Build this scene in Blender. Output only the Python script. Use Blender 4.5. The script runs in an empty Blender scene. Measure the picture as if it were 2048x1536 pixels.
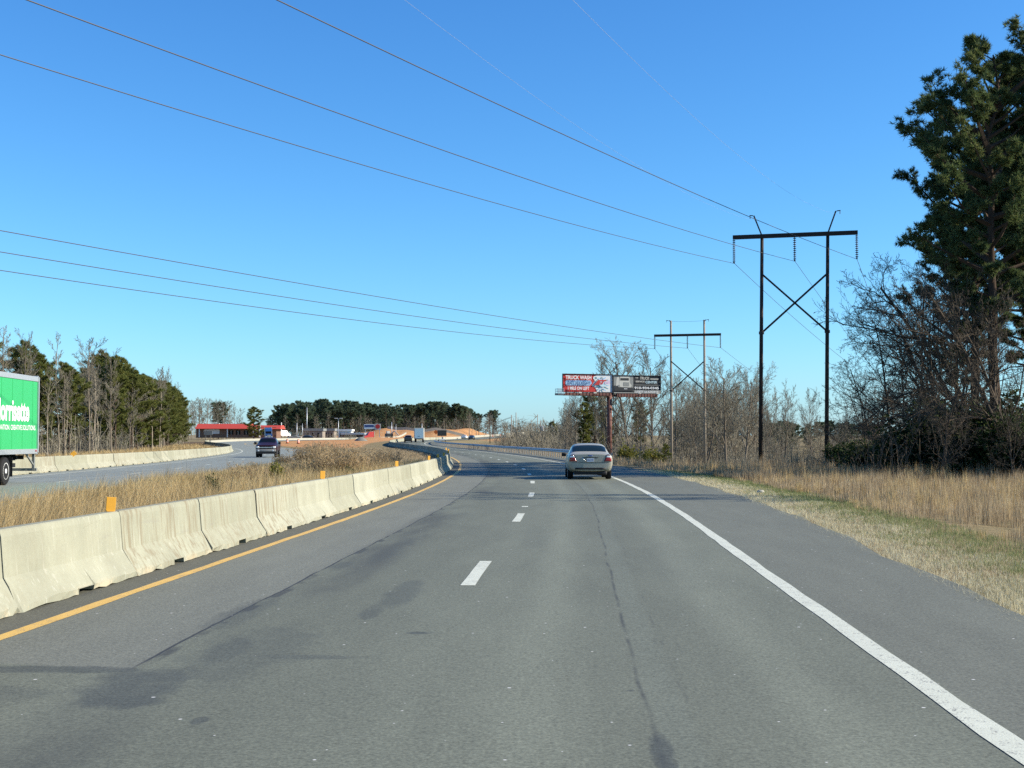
import bpy, bmesh, math, random
import numpy as np
from mathutils import Vector, Matrix
from mathutils.bvhtree import BVHTree

scene = bpy.context.scene
COL = scene.collection
PI = math.pi

# ------------------------------------------------------------------ camera
CAM_H = 1.7
FPX = 2700.0                      # focal length in pixels of the 2048 wide photograph
HORIZON = 879.0
cam_d = bpy.data.cameras.new('camera')
cam_d.sensor_width = 36.0
cam_d.lens = 36.0 * FPX / 2048.0
cam_d.clip_start = 0.1
cam_d.clip_end = 6000.0
cam = bpy.data.objects.new('camera', cam_d)
COL.objects.link(cam)
cam.location = (0, 0, CAM_H)
cam.rotation_euler = (math.radians(90) + math.atan((HORIZON - 768) / FPX), 0, 0)
scene.camera = cam

# ------------------------------------------------------------------ sky, sun, exposure
SUN_EL = math.radians(28.5)
SUN_AZ = math.radians(94.0)       # clockwise from the driving direction (+Y): low sun from the right
sun_dir = Vector((math.sin(SUN_AZ) * math.cos(SUN_EL), math.cos(SUN_AZ) * math.cos(SUN_EL), math.sin(SUN_EL)))
world = bpy.data.worlds.new('World')
scene.world = world
world.use_nodes = True
wn = world.node_tree
bg = wn.nodes['Background']
sky = wn.nodes.new('ShaderNodeTexSky')
sky.sky_type = 'NISHITA'
sky.sun_disc = False
sky.sun_elevation = SUN_EL
sky.sun_rotation = SUN_AZ
sky.altitude = 0
sky.air_density = 1.0
sky.dust_density = 0.35
sky.ozone_density = 2.2
# the phone camera's colour response, applied alike to the whole dome: deeper blue, softer horizon
sp = wn.nodes.new('ShaderNodeSeparateColor'); cb = wn.nodes.new('ShaderNodeCombineColor')
wn.links.new(sky.outputs[0], sp.inputs[0])
def wmath(op, a, b):
    n = wn.nodes.new('ShaderNodeMath'); n.operation = op
    for i, v in enumerate((a, b)):
        if isinstance(v, float): n.inputs[i].default_value = v
        else: wn.links.new(v, n.inputs[i])
    return n.outputs[0]
r_, g_, b_ = sp.outputs[0], sp.outputs[1], sp.outputs[2]
wn.links.new(wmath('MULTIPLY', wmath('POWER', r_, 1.4), .242), cb.inputs[0])
wn.links.new(wmath('MULTIPLY', wmath('POWER', g_, 1.2), .544), cb.inputs[1])
wn.links.new(wmath('ADD', wmath('MULTIPLY', b_, .97), wmath('MULTIPLY', r_, .12)), cb.inputs[2])
wn.links.new(cb.outputs[0], bg.inputs[0])
bg.inputs[1].default_value = 0.10
sun_d = bpy.data.lights.new('sun', 'SUN')
sun_d.energy = 4.6
sun_d.angle = math.radians(0.53)
sun_d.color = (1.0, 0.90, 0.74)
sun = bpy.data.objects.new('sun', sun_d)
COL.objects.link(sun)
sun.rotation_euler = sun_dir.to_track_quat('Z', 'Y').to_euler()
sun.location = (60, 0, 60)
scene.view_settings.view_transform = 'Standard'
scene.view_settings.look = 'None'
scene.view_settings.gamma = 1.0
scene.view_settings.use_curve_mapping = False
scene.view_settings.exposure = 1.0
scene.render.engine = 'CYCLES'
scene.cycles.use_denoising = False
scene.cycles.max_bounces = 6
scene.cycles.transparent_max_bounces = 6
scene.cycles.caustics_reflective = False
scene.cycles.caustics_refractive = False

# ------------------------------------------------------------------ helpers: nodes
class X:
    """a socket with arithmetic"""
    def __init__(s, nt, sock): s.nt, s.s = nt, sock
    def _m(s, op, b=None, c=None):
        n = s.nt.nodes.new('ShaderNodeMath'); n.operation = op
        for i, v in enumerate((s, b, c)):
            if v is None: continue
            if isinstance(v, X): s.nt.links.new(v.s, n.inputs[i])
            else: n.inputs[i].default_value = v
        return X(s.nt, n.outputs[0])
    def __add__(s, o): return s._m('ADD', o)
    def __sub__(s, o): return s._m('SUBTRACT', o)
    def __mul__(s, o): return s._m('MULTIPLY', o)
    def __truediv__(s, o): return s._m('DIVIDE', o)
    def abs(s): return s._m('ABSOLUTE')
    def inv(s): return (s * -1.0) + 1.0
    def max(s, o): return s._m('MAXIMUM', o)
    def min(s, o): return s._m('MINIMUM', o)
    def gt(s, o): return s._m('GREATER_THAN', o)
    def pow(s, o): return s._m('POWER', o)
    def sq(s): return s._m('MULTIPLY', s)
    def ss(s, a, b):
        n = s.nt.nodes.new('ShaderNodeMapRange'); n.interpolation_type = 'SMOOTHSTEP'
        s.nt.links.new(s.s, n.inputs[0]); n.inputs[1].default_value = a; n.inputs[2].default_value = b
        return X(s.nt, n.outputs[0])
    def band(s, a, b, f):
        return s.ss(a - f, a + f) * s.ss(b - f, b + f).inv()

class Mat:
    def __init__(s, name, color=(.5, .5, .5), rough=.8, metal=0.0, spec=.3):
        s.m = bpy.data.materials.new(name); s.m.use_nodes = True
        s.nt = s.m.node_tree
        s.b = s.nt.nodes['Principled BSDF']
        s.b.inputs['Base Color'].default_value = (*color, 1)
        s.b.inputs['Roughness'].default_value = rough
        s.b.inputs['Metallic'].default_value = metal
        s.b.inputs['Specular IOR Level'].default_value = spec
    def node(s, t, **p):
        n = s.nt.nodes.new(t)
        for k, v in p.items(): setattr(n, k, v)
        return n
    def uv(s):
        n = s.node('ShaderNodeUVMap'); q = s.node('ShaderNodeSeparateXYZ')
        s.nt.links.new(n.outputs[0], q.inputs[0])
        return n.outputs[0], X(s.nt, q.outputs[0]), X(s.nt, q.outputs[1])
    def obj(s): return s.node('ShaderNodeTexCoord').outputs['Object']
    def pos(s): return s.node('ShaderNodeNewGeometry').outputs['Position']
    def sep(s, v):
        q = s.node('ShaderNodeSeparateXYZ'); s.nt.links.new(v, q.inputs[0])
        return [X(s.nt, o) for o in q.outputs]
    def island(s): return X(s.nt, s.node('ShaderNodeNewGeometry').outputs['Random Per Island'])
    def rnd(s): return X(s.nt, s.node('ShaderNodeObjectInfo').outputs['Random'])
    def attr(s, name): return X(s.nt, s.node('ShaderNodeAttribute', attribute_name=name).outputs['Fac'])
    def scalev(s, vec, sc):
        n = s.node('ShaderNodeVectorMath', operation='MULTIPLY'); s.nt.links.new(vec, n.inputs[0]); n.inputs[1].default_value = sc
        return n.outputs[0]
    def addv(s, vec, x):
        n = s.node('ShaderNodeVectorMath', operation='ADD'); s.nt.links.new(vec, n.inputs[0]); s.nt.links.new(x.s, n.inputs[1])
        return n.outputs[0]
    def noise(s, vec, scale, detail=3, rough=.55, dist=0.0):
        n = s.node('ShaderNodeTexNoise'); s.nt.links.new(vec, n.inputs['Vector'])
        n.inputs['Scale'].default_value = scale; n.inputs['Detail'].default_value = detail
        n.inputs['Roughness'].default_value = rough; n.inputs['Distortion'].default_value = dist
        return X(s.nt, n.outputs[0])
    def vor(s, vec, scale, feat='F1', dim='3D'):
        n = s.node('ShaderNodeTexVoronoi', feature=feat, voronoi_dimensions=dim); s.nt.links.new(vec, n.inputs['Vector'])
        n.inputs['Scale'].default_value = scale
        return X(s.nt, n.outputs['Distance']), n.outputs['Color']
    def mix(s, f, a, b):
        n = s.node('ShaderNodeMix', data_type='RGBA')
        if isinstance(f, X): s.nt.links.new(f.s, n.inputs[0])
        else: n.inputs[0].default_value = f
        for i, v in ((6, a), (7, b)):
            if isinstance(v, tuple): n.inputs[i].default_value = (*v, 1)
            else: s.nt.links.new(v, n.inputs[i])
        return n.outputs[2]
    def mul(s, col, f):
        """colour times scalar"""
        n = s.node('ShaderNodeVectorMath', operation='SCALE')
        if isinstance(col, tuple): n.inputs[0].default_value = col
        else: s.nt.links.new(col, n.inputs[0])
        s.nt.links.new(f.s, n.inputs['Scale'])
        return n.outputs[0]
    def ramp(s, f, stops):
        n = s.node('ShaderNodeValToRGB'); s.nt.links.new(f.s, n.inputs[0])
        e = n.color_ramp.elements
        while len(e) < len(stops): e.new(.5)
        for el, (p, c) in zip(e, stops): el.position = p; el.color = (*c, 1)
        return n.outputs[0]
    def col(s, sock): s.nt.links.new(sock, s.b.inputs['Base Color']); return s
    def rough(s, x): s.nt.links.new(x.s, s.b.inputs['Roughness']); return s
    def bump(s, x, strength=.3, dist=.02):
        n = s.node('ShaderNodeBump'); n.inputs['Strength'].default_value = strength; n.inputs['Distance'].default_value = dist
        s.nt.links.new(x.s, n.inputs['Height']); s.nt.links.new(n.outputs[0], s.b.inputs['Normal']); return s
    def leafy(s, colsock, t=.35):
        """diffuse with some light coming through"""
        tr = s.node('ShaderNodeBsdfTranslucent'); mx = s.node('ShaderNodeMixShader'); mx.inputs[0].default_value = t
        s.nt.links.new(colsock, tr.inputs[0]); s.nt.links.new(colsock, s.b.inputs['Base Color'])
        s.nt.links.new(s.b.outputs[0], mx.inputs[1]); s.nt.links.new(tr.outputs[0], mx.inputs[2])
        s.nt.links.new(mx.outputs[0], s.nt.nodes['Material Output'].inputs[0]); return s

def plain(name, color, rough=.6, metal=0.0, spec=.4, var=.18, scale=6.0, bump=0.0):
    m = Mat(name, color, rough, metal, spec)
    if var:
        n = m.noise(m.obj(), scale, 4)
        m.col(m.mul(color, (n - .5) * (2 * var) + 1.0))
        if bump: m.bump(n, bump)
    return m.m

# ------------------------------------------------------------------ helpers: objects
def tag(o, label=None, cat=None, group=None, kind=None):
    if label: o['label'] = label
    if cat: o['category'] = cat
    if group: o['group'] = group
    if kind: o['kind'] = kind
    return o

def thing(name, label, cat, loc=(0, 0, 0), rotz=0.0, group=None):
    o = bpy.data.objects.new(name, None); COL.objects.link(o)
    o.empty_display_size = .2
    o.location = loc; o.rotation_euler = (0, 0, rotz)
    return tag(o, label, cat, group)

def link(name, me, parent=None, mat=None):
    if mat is not None and not len(me.materials): me.materials.append(mat)
    o = bpy.data.objects.new(name, me); COL.objects.link(o)
    if parent is not None: o.parent = parent
    return o

def dup(root, loc, rotz=0.0, scale=None, label=None, group=None):
    r = root.copy(); COL.objects.link(r)
    r.location = loc; r.rotation_euler = (0, 0, rotz)
    if scale is not None: r.scale = (scale, scale, scale) if not isinstance(scale, tuple) else scale
    if label: r['label'] = label
    if group: r['group'] = group
    for ch in list(root.children):
        c = ch.copy(); COL.objects.link(c); c.parent = r
        for g in list(ch.children):
            d = g.copy(); COL.objects.link(d); d.parent = c
    return r

def np_mesh(name, V, polys, smooth=False):
    """mesh from vertex array and a list of (m,k) polygon arrays"""
    V = np.asarray(V, dtype=np.float32)
    me = bpy.data.meshes.new(name)
    polys = [np.asarray(p, dtype=np.int32) for p in polys if len(p)]
    nl = sum(p.size for p in polys); npoly = sum(len(p) for p in polys)
    me.vertices.add(len(V)); me.vertices.foreach_set('co', V.ravel())
    me.loops.add(nl); me.polygons.add(npoly)
    me.loops.foreach_set('vertex_index', np.concatenate([p.ravel() for p in polys]))
    tot = np.concatenate([np.full(len(p), p.shape[1], np.int32) for p in polys])
    st = np.zeros(npoly, np.int32); st[1:] = np.cumsum(tot)[:-1]
    me.polygons.foreach_set('loop_start', st)
    me.polygons.foreach_set('use_smooth', np.full(npoly, smooth))
    me.update(calc_edges=True)
    return me

class MB:
    """collects shapes into one mesh"""
    def __init__(s): s.v, s.f = [], []
    def add(s, v, f):
        b = len(s.v); s.v += [tuple(p) for p in v]; s.f += [tuple(i + b for i in q) for q in f]; return s
    def box(s, c, d, rot=None):
        x, y, z = d[0] / 2, d[1] / 2, d[2] / 2
        P = [Vector((a * x, b * y, e * z)) for a in (-1, 1) for b in (-1, 1) for e in (-1, 1)]
        if rot is not None: P = [rot @ p for p in P]
        P = [p + Vector(c) for p in P]
        return s.add(P, [(0, 1, 3, 2), (4, 6, 7, 5), (0, 4, 5, 1), (2, 3, 7, 6), (0, 2, 6, 4), (1, 5, 7, 3)])
    def bar(s, a, b, w, h):
        """box beam from a to b"""
        a, b = Vector(a), Vector(b); d = b - a
        q = d.to_track_quat('Y', 'Z').to_matrix()
        return s.box((a + b) / 2, (w, d.length, h), q)
    def tube(s, pts, radii, n=8, cap=True):
        pts = [Vector(p) for p in pts]
        if not hasattr(radii, '__len__'): radii = [radii] * len(pts)
        base = len(s.v)
        d0 = (pts[-1] - pts[0]).normalized()
        ax = Vector((0, 0, 1)) if abs(d0.z) < .8 else Vector((1, 0, 0))
        for i, p in enumerate(pts):
            t = (pts[min(i + 1, len(pts) - 1)] - pts[max(i - 1, 0)]).normalized()
            u = t.cross(ax)
            u = u.normalized() if u.length > 1e-6 else t.orthogonal().normalized()
            w = t.cross(u)
            for k in range(n):
                a = 2 * PI * k / n
                q = p + (u * math.cos(a) + w * math.sin(a)) * radii[i]
                s.v.append((q.x, q.y, q.z))
        for i in range(len(pts) - 1):
            for k in range(n):
                a = base + i * n + k; b = base + i * n + (k + 1) % n
                s.f.append((a, b, b + n, a + n))
        if cap:
            s.f.append(tuple(base + k for k in range(n))[::-1])
            e = base + (len(pts) - 1) * n
            s.f.append(tuple(e + k for k in range(n)))
        return s
    def lathe(s, prof, c=(0, 0, 0), n=16, axis='Z'):
        base = len(s.v)
        for r, h in prof:
            for k in range(n):
                a = 2 * PI * k / n; x, y = r * math.cos(a), r * math.sin(a)
                p = (x, y, h) if axis == 'Z' else (h, x, y) if axis == 'X' else (x, h, y)
                s.v.append((p[0] + c[0], p[1] + c[1], p[2] + c[2]))
        for i in range(len(prof) - 1):
            for k in range(n):
                a = base + i * n + k; b = base + i * n + (k + 1) % n
                s.f.append((a, b, b + n, a + n))
        s.f.append(tuple(base + k for k in range(n))[::-1])
        e = base + (len(prof) - 1) * n
        s.f.append(tuple(e + k for k in range(n)))
        return s
    def prism(s, poly, a, b, plane='XZ'):
        """extrude a 2D polygon between a and b along the third axis"""
        n = len(poly)
        def P(u, v, w): return (u, w, v) if plane == 'XZ' else (w, u, v) if plane == 'YZ' else (u, v, w)
        V = [P(u, v, a) for u, v in poly] + [P(u, v, b) for u, v in poly]
        F = [tuple(range(n)), tuple(range(2 * n - 1, n - 1, -1))] + [(i, i + n, (i + 1) % n + n, (i + 1) % n) for i in range(n)]
        return s.add(V, F)
    def mesh(s, name, smooth=False, bevel=0.0, seg=2):
        me = bpy.data.meshes.new(name); me.from_pydata(s.v, [], s.f)
        bm = bmesh.new(); bm.from_mesh(me)
        bmesh.ops.recalc_face_normals(bm, faces=bm.faces)
        if bevel:
            bmesh.ops.bevel(bm, geom=[e for e in bm.edges if len(e.link_faces) == 2 and e.calc_face_angle(0) > .5],
                            offset=bevel, segments=seg, profile=.5, affect='EDGES', clamp_overlap=True)
        bm.to_mesh(me); bm.free()
        if smooth:
            for p in me.polygons: p.use_smooth = True
        me.update(); return me
    def build(s, name, mat, parent=None, smooth=False, bevel=0.0, seg=2):
        return link(name, s.mesh(name, smooth, bevel, seg), parent, mat)
    def quads(s):
        return np.array(s.v, np.float32), np.array([f for f in s.f if len(f) == 4], np.int32)

def text_geo(txt, width=None, height=1.0, bold=0.0, shear=0.0, space=1.0):
    """flat lettering as (verts2d, faces); scaled to the cap height and, if given, to the width; centred on x, base at 0"""
    cu = bpy.data.curves.new('lettering', 'FONT'); cu.body = txt; cu.offset = bold; cu.shear = shear
    cu.space_character = space; cu.resolution_u = 3
    o = bpy.data.objects.new('lettering', cu); COL.objects.link(o)
    bpy.context.view_layer.update()
    me = bpy.data.meshes.new_from_object(o.evaluated_get(bpy.context.evaluated_depsgraph_get()))
    V = np.array([v.co[:2] for v in me.vertices]); F = [tuple(p.vertices) for p in me.polygons]
    bpy.data.objects.remove(o); bpy.data.curves.remove(cu); bpy.data.meshes.remove(me)
    x0, x1 = V[:, 0].min(), V[:, 0].max()
    caps = .72
    V[:, 1] *= height / caps
    V[:, 0] = (V[:, 0] - (x0 + x1) / 2) * ((width / (x1 - x0)) if width else height / caps)
    return V, F

def flat(name, V2, F, origin, ux, uz, mat, parent):
    """flat print: 2D shape laid on the plane origin + u*ux + v*uz"""
    o, a, b = Vector(origin), Vector(ux), Vector(uz)
    me = bpy.data.meshes.new(name)
    me.from_pydata([tuple(o + a * float(u) + b * float(v)) for u, v in V2], [], F); me.update()
    return link(name, me, parent, mat)

# ------------------------------------------------------------------ the lie of the land
def spline(ys, xs):
    """natural cubic through the points, straight beyond the ends"""
    y = np.array(ys, float); x = np.array(xs, float); n = len(y); h = np.diff(y)
    A = np.zeros((n, n)); r = np.zeros(n); A[0, 0] = A[-1, -1] = 1
    for i in range(1, n - 1):
        A[i, i - 1], A[i, i], A[i, i + 1] = h[i - 1], 2 * (h[i - 1] + h[i]), h[i]
        r[i] = 3 * ((x[i + 1] - x[i]) / h[i] - (x[i] - x[i - 1]) / h[i - 1])
    c = np.linalg.solve(A, r)
    b = np.diff(x) / h - h * (2 * c[:-1] + c[1:]) / 3; d = np.diff(c) / (3 * h)
    def f(t):
        t = np.asarray(t, float); i = np.clip(np.searchsorted(y, t) - 1, 0, n - 2)
        tc = np.clip(t, y[0], y[-1]); u = tc - y[i]
        v = x[i] + b[i] * u + c[i] * u * u + d[i] * u ** 3
        e = b[-1] + 2 * c[-2] * h[-1] + 3 * d[-1] * h[-1] ** 2
        return v + np.where(t < y[0], (t - y[0]) * b[0], 0) + np.where(t > y[-1], (t - y[-1]) * e, 0)
    return f

# middle (dashed) line of our carriageway and of the oncoming one: X as a function of Y
Cx = spline([-40, 0, 15.8, 29.8, 46, 63, 75, 85, 107.7, 121, 135, 148, 164, 177, 200, 230, 270, 310, 350, 400, 450, 506, 560, 620, 700, 900],
            [-3.0, -1.22, -.52, .16, .70, .86, .74, .44, -.66, -1.55, -2.6, -3.75, -5.2, -6.6, -9.4, -13.6, -19.4, -23.6, -25.8, -25.6, -22.0, -16.2, -10.2, -3.2, 8, 40])
Lx = spline([-60, 40, 60, 80, 100, 128, 160, 200, 240, 280, 320, 360, 400, 440, 480, 540, 620, 700, 900],
            [-14.5, -17.6, -18.4, -19.7, -21.3, -24.6, -29.0, -36.2, -46, -57.5, -67, -71.5, -70, -63.5, -54, -41, -28, -18, 14])
_zy = np.arange(-200, 5000, 5.0)
_zz = np.interp(_zy, [-200, 190, 300, 400, 500, 620, 800, 1200, 5000], [0, 0, .5, 1.4, 1.8, 3.3, 4.4, 5, 5])
_k = np.ones(11) / 11
_zz = np.convolve(np.pad(_zz, 5, mode='edge'), _k, 'valid')
def zr(y): return np.interp(y, _zy, _zz)
def sst(a, b, t):
    t = np.clip((np.asarray(t, float) - a) / (b - a), 0, 1); return t * t * (3 - 2 * t)
def Edge(y): return np.interp(y, [9, 13, 27, 53, 90], [5.45, 5.60, 6.08, 6.50, 6.35])   # paved edge right of the dashes
def Hgt(x, y):
    x = np.asarray(x, float); y = np.asarray(y, float)
    z = zr(y) - .03; c = Cx(y); l = Lx(y)
    D = np.interp(y, [0, 50, 80, 95, 140, 170, 300, 420, 520], [.25, .40, .75, 1.0, 1.75, 2.35, 2.2, 1.0, .3])
    z = z - D * sst(0, 8, x - (c + Edge(y) + .6))
    z = z + 1.0 * np.exp(-(((x - 20.5) / 7) ** 2 + ((y - 94) / 8) ** 2))
    z = z + .9 * np.exp(-(((x - 27) / 8) ** 2 + ((y - 66) / 12) ** 2))
    ins = sst(0, 3.0, c - 5.4 - x) * sst(0, 3.0, x - (l + 5.9)) * sst(300, 200, y)
    z = z - .22 * ins
    e = sst(540, 572, y) * (1 - sst(660, 690, y)) * sst(-78, -56, x) * (1 - sst(-24, -9, x - c))
    z = z + e * (3.0 + .5 * np.sin(x * .21) + .3 * np.sin(x * .57 + 1))
    z = z + 1.0 * np.exp(-(((x + 43) / 7) ** 2 + ((y - 425) / 12) ** 2)) + .8 * np.exp(-(((x + 36) / 5) ** 2 + ((y - 440) / 10) ** 2))          # spoil heap in the median
    z = z - .06 * sst(-5.6, -5.0, x - c) * (1 - sst(-.15, .35, x - c - Edge(y))) - .06 * (1 - sst(5.4, 6.0, np.abs(x - l)))
    z = z + .06 * np.sin(x * .9 + y * .13) * np.sin(y * .37) * sst(1, 4, x - (c + 7.5))
    return z
def px(p, Y): return (p - 1024.0) * Y / FPX                    # lateral metres of a photo column at distance Y
def pz(q, Y): return CAM_H + (HORIZON - q) * Y / FPX           # height of a photo row at distance Y
def gz(x, y): return float(Hgt(x, y))
# ------------------------------------------------------------------ materials of the setting
def asphalt(name, base, main=True):
    m = Mat(name, base, .82, 0, .35)
    uvv, u, v = m.uv()
    P = m.pos()
    st = m.scalev(uvv, (1.0, .16, 1.0))                        # streaks along the driving direction
    big = m.noise(m.scalev(uvv, (1, .35, 1)), .35, 4)
    streak = m.noise(st, 2.2, 4)
    grain = m.noise(P, 34.0, 3, .75); mott = m.noise(P, 7.0, 4, .7); coarse = m.noise(P, 17.0, 2, .8)
    grit, gcol = m.vor(P, 38.0)
    f = (big - .5) * .34 + (streak - .5) * .34 + (grain - .5) * 1.25 + (mott - .5) * .40 + (coarse - .5) * .60 + 1.0
    f = f * (grit.ss(.0, .5) * .22 + .86)
    col = m.mul(base, f)
    if main:
        wob = (m.noise(m.scalev(uvv, (.2, 1, 1)), .55, 4) - .5)
        uw = u + wob * .22
        # inner strip beside the yellow line, an older and coarser mat
        inner = uw.band(-3.70, -2.06, .015) * (v + (u + 2.0) * .25).ss(9.85, 10.0)
        col = m.mix(inner * .85, col, m.mul((.142, .148, .122), f))
        lsh = u.ss(-3.78, -3.70).inv()
        col = m.mix(lsh * .8, col, m.mul((.080, .078, .062), f))
        rsh = u.ss(3.74, 3.82)
        col = m.mix(rsh * .65, col, m.mul((.112, .116, .094), f))
        # wheel paths polished a little paler, oil strip between them a little darker
        wp = ((u - 1.0).abs().ss(.0, .45).inv() + (u - 2.75).abs().ss(.0, .45).inv()) * .16
        oil = (u - 1.85).abs().ss(.1, .9).inv() * .10 + (u + 1.0).abs().ss(.1, 1.2).inv() * .10
        col = m.mul(col, wp - oil + 1.0)
        # longitudinal joints with worn dark edges
        edge = m.noise(m.scalev(uvv, (.6, 1, 1)), .9, 5)
        j1 = (u + wob * .10 + 2.05)
        near_end = v.ss(9.6, 10.6)
        joint = j1.band(-.018, .012, .008) * edge.ss(.30, .5) * near_end
        dark = j1.band(.0, .10, .03) * edge.ss(.46, .62) * .75 * near_end
        fade = j1.band(-.02, .75, .25) * m.noise(st, .8, 4).ss(.40, .66) * .58
        j2 = (u - (m.noise(m.scalev(uvv, (.0, 1, 1)), .22, 2) - .5) * .14 - 1.70)
        joint2 = j2.band(-.014, .014, .014) * edge.ss(.36, .62)
        strip2 = j2.band(.02, .24, .05)
        j3 = j2.band(.27, .29, .012) * edge.ss(.5, .6) * .3
        col = m.mix(strip2 * .20, col, m.mul((.145, .165, .135), f))
        col = m.mix(joint.max(dark).max(fade).max(joint2 * .70).max(j3), col, (.030, .033, .036))
        # tar and rubber stains, each with a shape of its own: (u, v, half width, half length, strength)
        warp = m.noise(uvv, 2.4, 5) - .5
        warp2 = m.noise(m.scalev(uvv, (1, .45, 1)), 5.0, 4) - .5
        tot = None
        for (a, b, wu, wv, k) in [(-1.80, 9.4, .40, .85, .75), (-1.70, 8.75, .30, .25, .80), (-2.75, 9.95, 1.3, .16, .75), (-1.55, 10.9, .22, .8, .6), (-.9, 10.6, .5, .12, .5), (-.65, 15.0, .20, 1.5, .50), (-.75, 13.4, .12, .6, .5),
                                  (-.12, 11.95, .13, .10, .85), (-2.0, 13.3, .22, 1.3, .45), (1.72, 7.45, .07, .55, .80), (-1.55, 21.0, .2, 2.2, .3),
                                  (-1.35, 10.8, .5, 1.7, .34), (1.62, 9.3, .035, .03, .9), (-1.02, 8.2, .06, .12, .7), (-3.0, 8.9, .8, .5, .38), (-1.9, 18.2, .14, .8, .5), (.6, 24, .3, 3, .16), (2.6, 19, .5, 4, .12)]:
            e = ((u - a) / wu).sq() + ((v - b) / wv).sq()
            g = (e + warp * 1.9 + warp2 * 1.4).ss(.25, 1.25).inv() * k
            tot = g if tot is None else tot.max(g)
        col = m.mix(tot * .82, col, m.mul((.040, .047, .047), f))
        # sparse near-white specks of varying size scattered over the mat
        d, vc = m.vor(P, 3.0, dim='2D')
        q = m.node('ShaderNodeSeparateColor'); m.nt.links.new(vc, q.inputs[0])
        keep = X(m.nt, q.outputs[0]).gt(.80)
        size = X(m.nt, q.outputs[1]).pow(2.0) * .030 + .012
        speck = (d - size).ss(-.010, .010).inv() * keep
        col = m.mix(speck * .85, col, (.62, .62, .60))
    m.col(col)
    m.bump(grain + grit * .7, .20, .008)
    return m.m

def paint(name, color):
    m = Mat(name, color, .6, 0, .35)
    P = m.pos()
    wear = m.noise(P, 6, 6, .75); fine = m.noise(P, 60, 2, .7)
    w = (wear + (fine - .5) * .9).ss(.26, .44)
    c = m.mul(color, (m.noise(P, 1.3, 4) - .5) * .30 + (fine - .5) * .25 + 1.0)
    m.col(m.mix(w, (.16, .155, .145), c)); m.bump(fine, .25, .01)
    return m.m

def concrete(name):
    m = Mat(name, (.5, .48, .4), .9, 0, .2)
    O = m.obj(); R = m.rnd()
    Ov = m.addv(O, R * 37.0)
    run = m.noise(m.scalev(Ov, (3.2, 3.2, .22)), 3.0, 5, .6)    # rain streaks run down the face
    blot = m.noise(Ov, 1.1, 5, .6)
    fine = m.noise(Ov, 26, 4, .7)
    pit, _ = m.vor(Ov, 30)
    x, y, z = m.sep(O)
    tone = m.mix(R, (.240, .240, .178), (.310, .310, .240))
    c = m.mul(tone, (blot - .5) * .60 + (fine - .5) * .22 + 1.0)
    st = run.ss(.46, .66) * ((R * 7.31)._m('FRACT').pow(2.0) * .85 + .10)
    c = m.mix(st, c, (.17, .135, .085))
    st2 = m.noise(m.scalev(Ov, (4.0, 4.0, .16)), 4.5, 4).ss(.58, .70) * .35
    c = m.mix(st2, c, (.42, .42, .36))
    scuff = m.noise(m.scalev(Ov, (1, .5, 6)), 2.2, 4).ss(.62, .74) * z.band(.25, .7, .1) * .25
    c = m.mix(scuff, c, (.20, .19, .17))
    chip = (blot + (fine - .5)).ss(.50, .66) * z.ss(.02, .12).inv()
    c = m.mix(chip * .55, c, (.42, .34, .22))
    m.col(c); m.bump(fine + pit.ss(0, .25) * .5, .35, .01)
    return m.m

M = {}
M['asphalt'] = asphalt('asphalt', (.122, .132, .100))
M['pale_asphalt'] = asphalt('pale_asphalt', (.185, .205, .185), False)
M['white_paint'] = paint('white_paint', (.54, .555, .455))
M['yellow_paint'] = paint('yellow_paint', (.60, .385, .10))
M['concrete'] = concrete('concrete')
M['pale_concrete'] = plain('pale_concrete', (.34, .325, .265), .9, var=.15, scale=.6)
M['galv'] = plain('galvanised_steel', (.42, .44, .46), .45, .55, .5, .2, 2.0)
M['post_steel'] = plain('post_steel', (.40, .39, .35), .6, .2, .4, .25, 3.0)
M['timber'] = plain('grey_timber', (.30, .26, .20), .9, 0, .2, .3, 8.0)
M['amber'] = plain('amber_reflector', (.60, .30, .03), .4, 0, .4, .1)
M['dark'] = plain('dark_void', (.012, .012, .012), .9, 0, .1, 0)

def ground_material():
    m = Mat('dry_ground', (.2, .16, .1), .95, 0, .1)
    P = m.pos()
    a = m.noise(P, .22, 5); b = m.noise(P, 2.3, 4); c = m.noise(P, 14, 3, .7)
    straw = m.mix(b, (.155, .115, .060), (.285, .225, .125))
    green = m.mix(c, (.085, .095, .040), (.160, .160, .075))
    col = m.mix(a.ss(.46, .62) * .55, straw, green)
    soil = m.attr('soil'); leaf = m.attr('leaf')
    clay = m.mix(m.noise(P, .11, 5), (.36, .155, .050), (.47, .27, .125))
    clay = m.mix(m.noise(P, .5, 4).ss(.52, .7) * .6, clay, (.40, .31, .19))
    col = m.mix((soil + (a - .5) * .9).ss(.35, .65), col, clay)
    litter = m.mix(b, (.075, .052, .032), (.150, .105, .062))
    col = m.mix((leaf + (b - .5) * .6).ss(.3, .7), col, litter)
    m.col(m.mul(col, (c - .5) * .5 + 1.0)); m.bump(b + c, .6, .06)
    return m.m
M['ground'] = ground_material()

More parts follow.
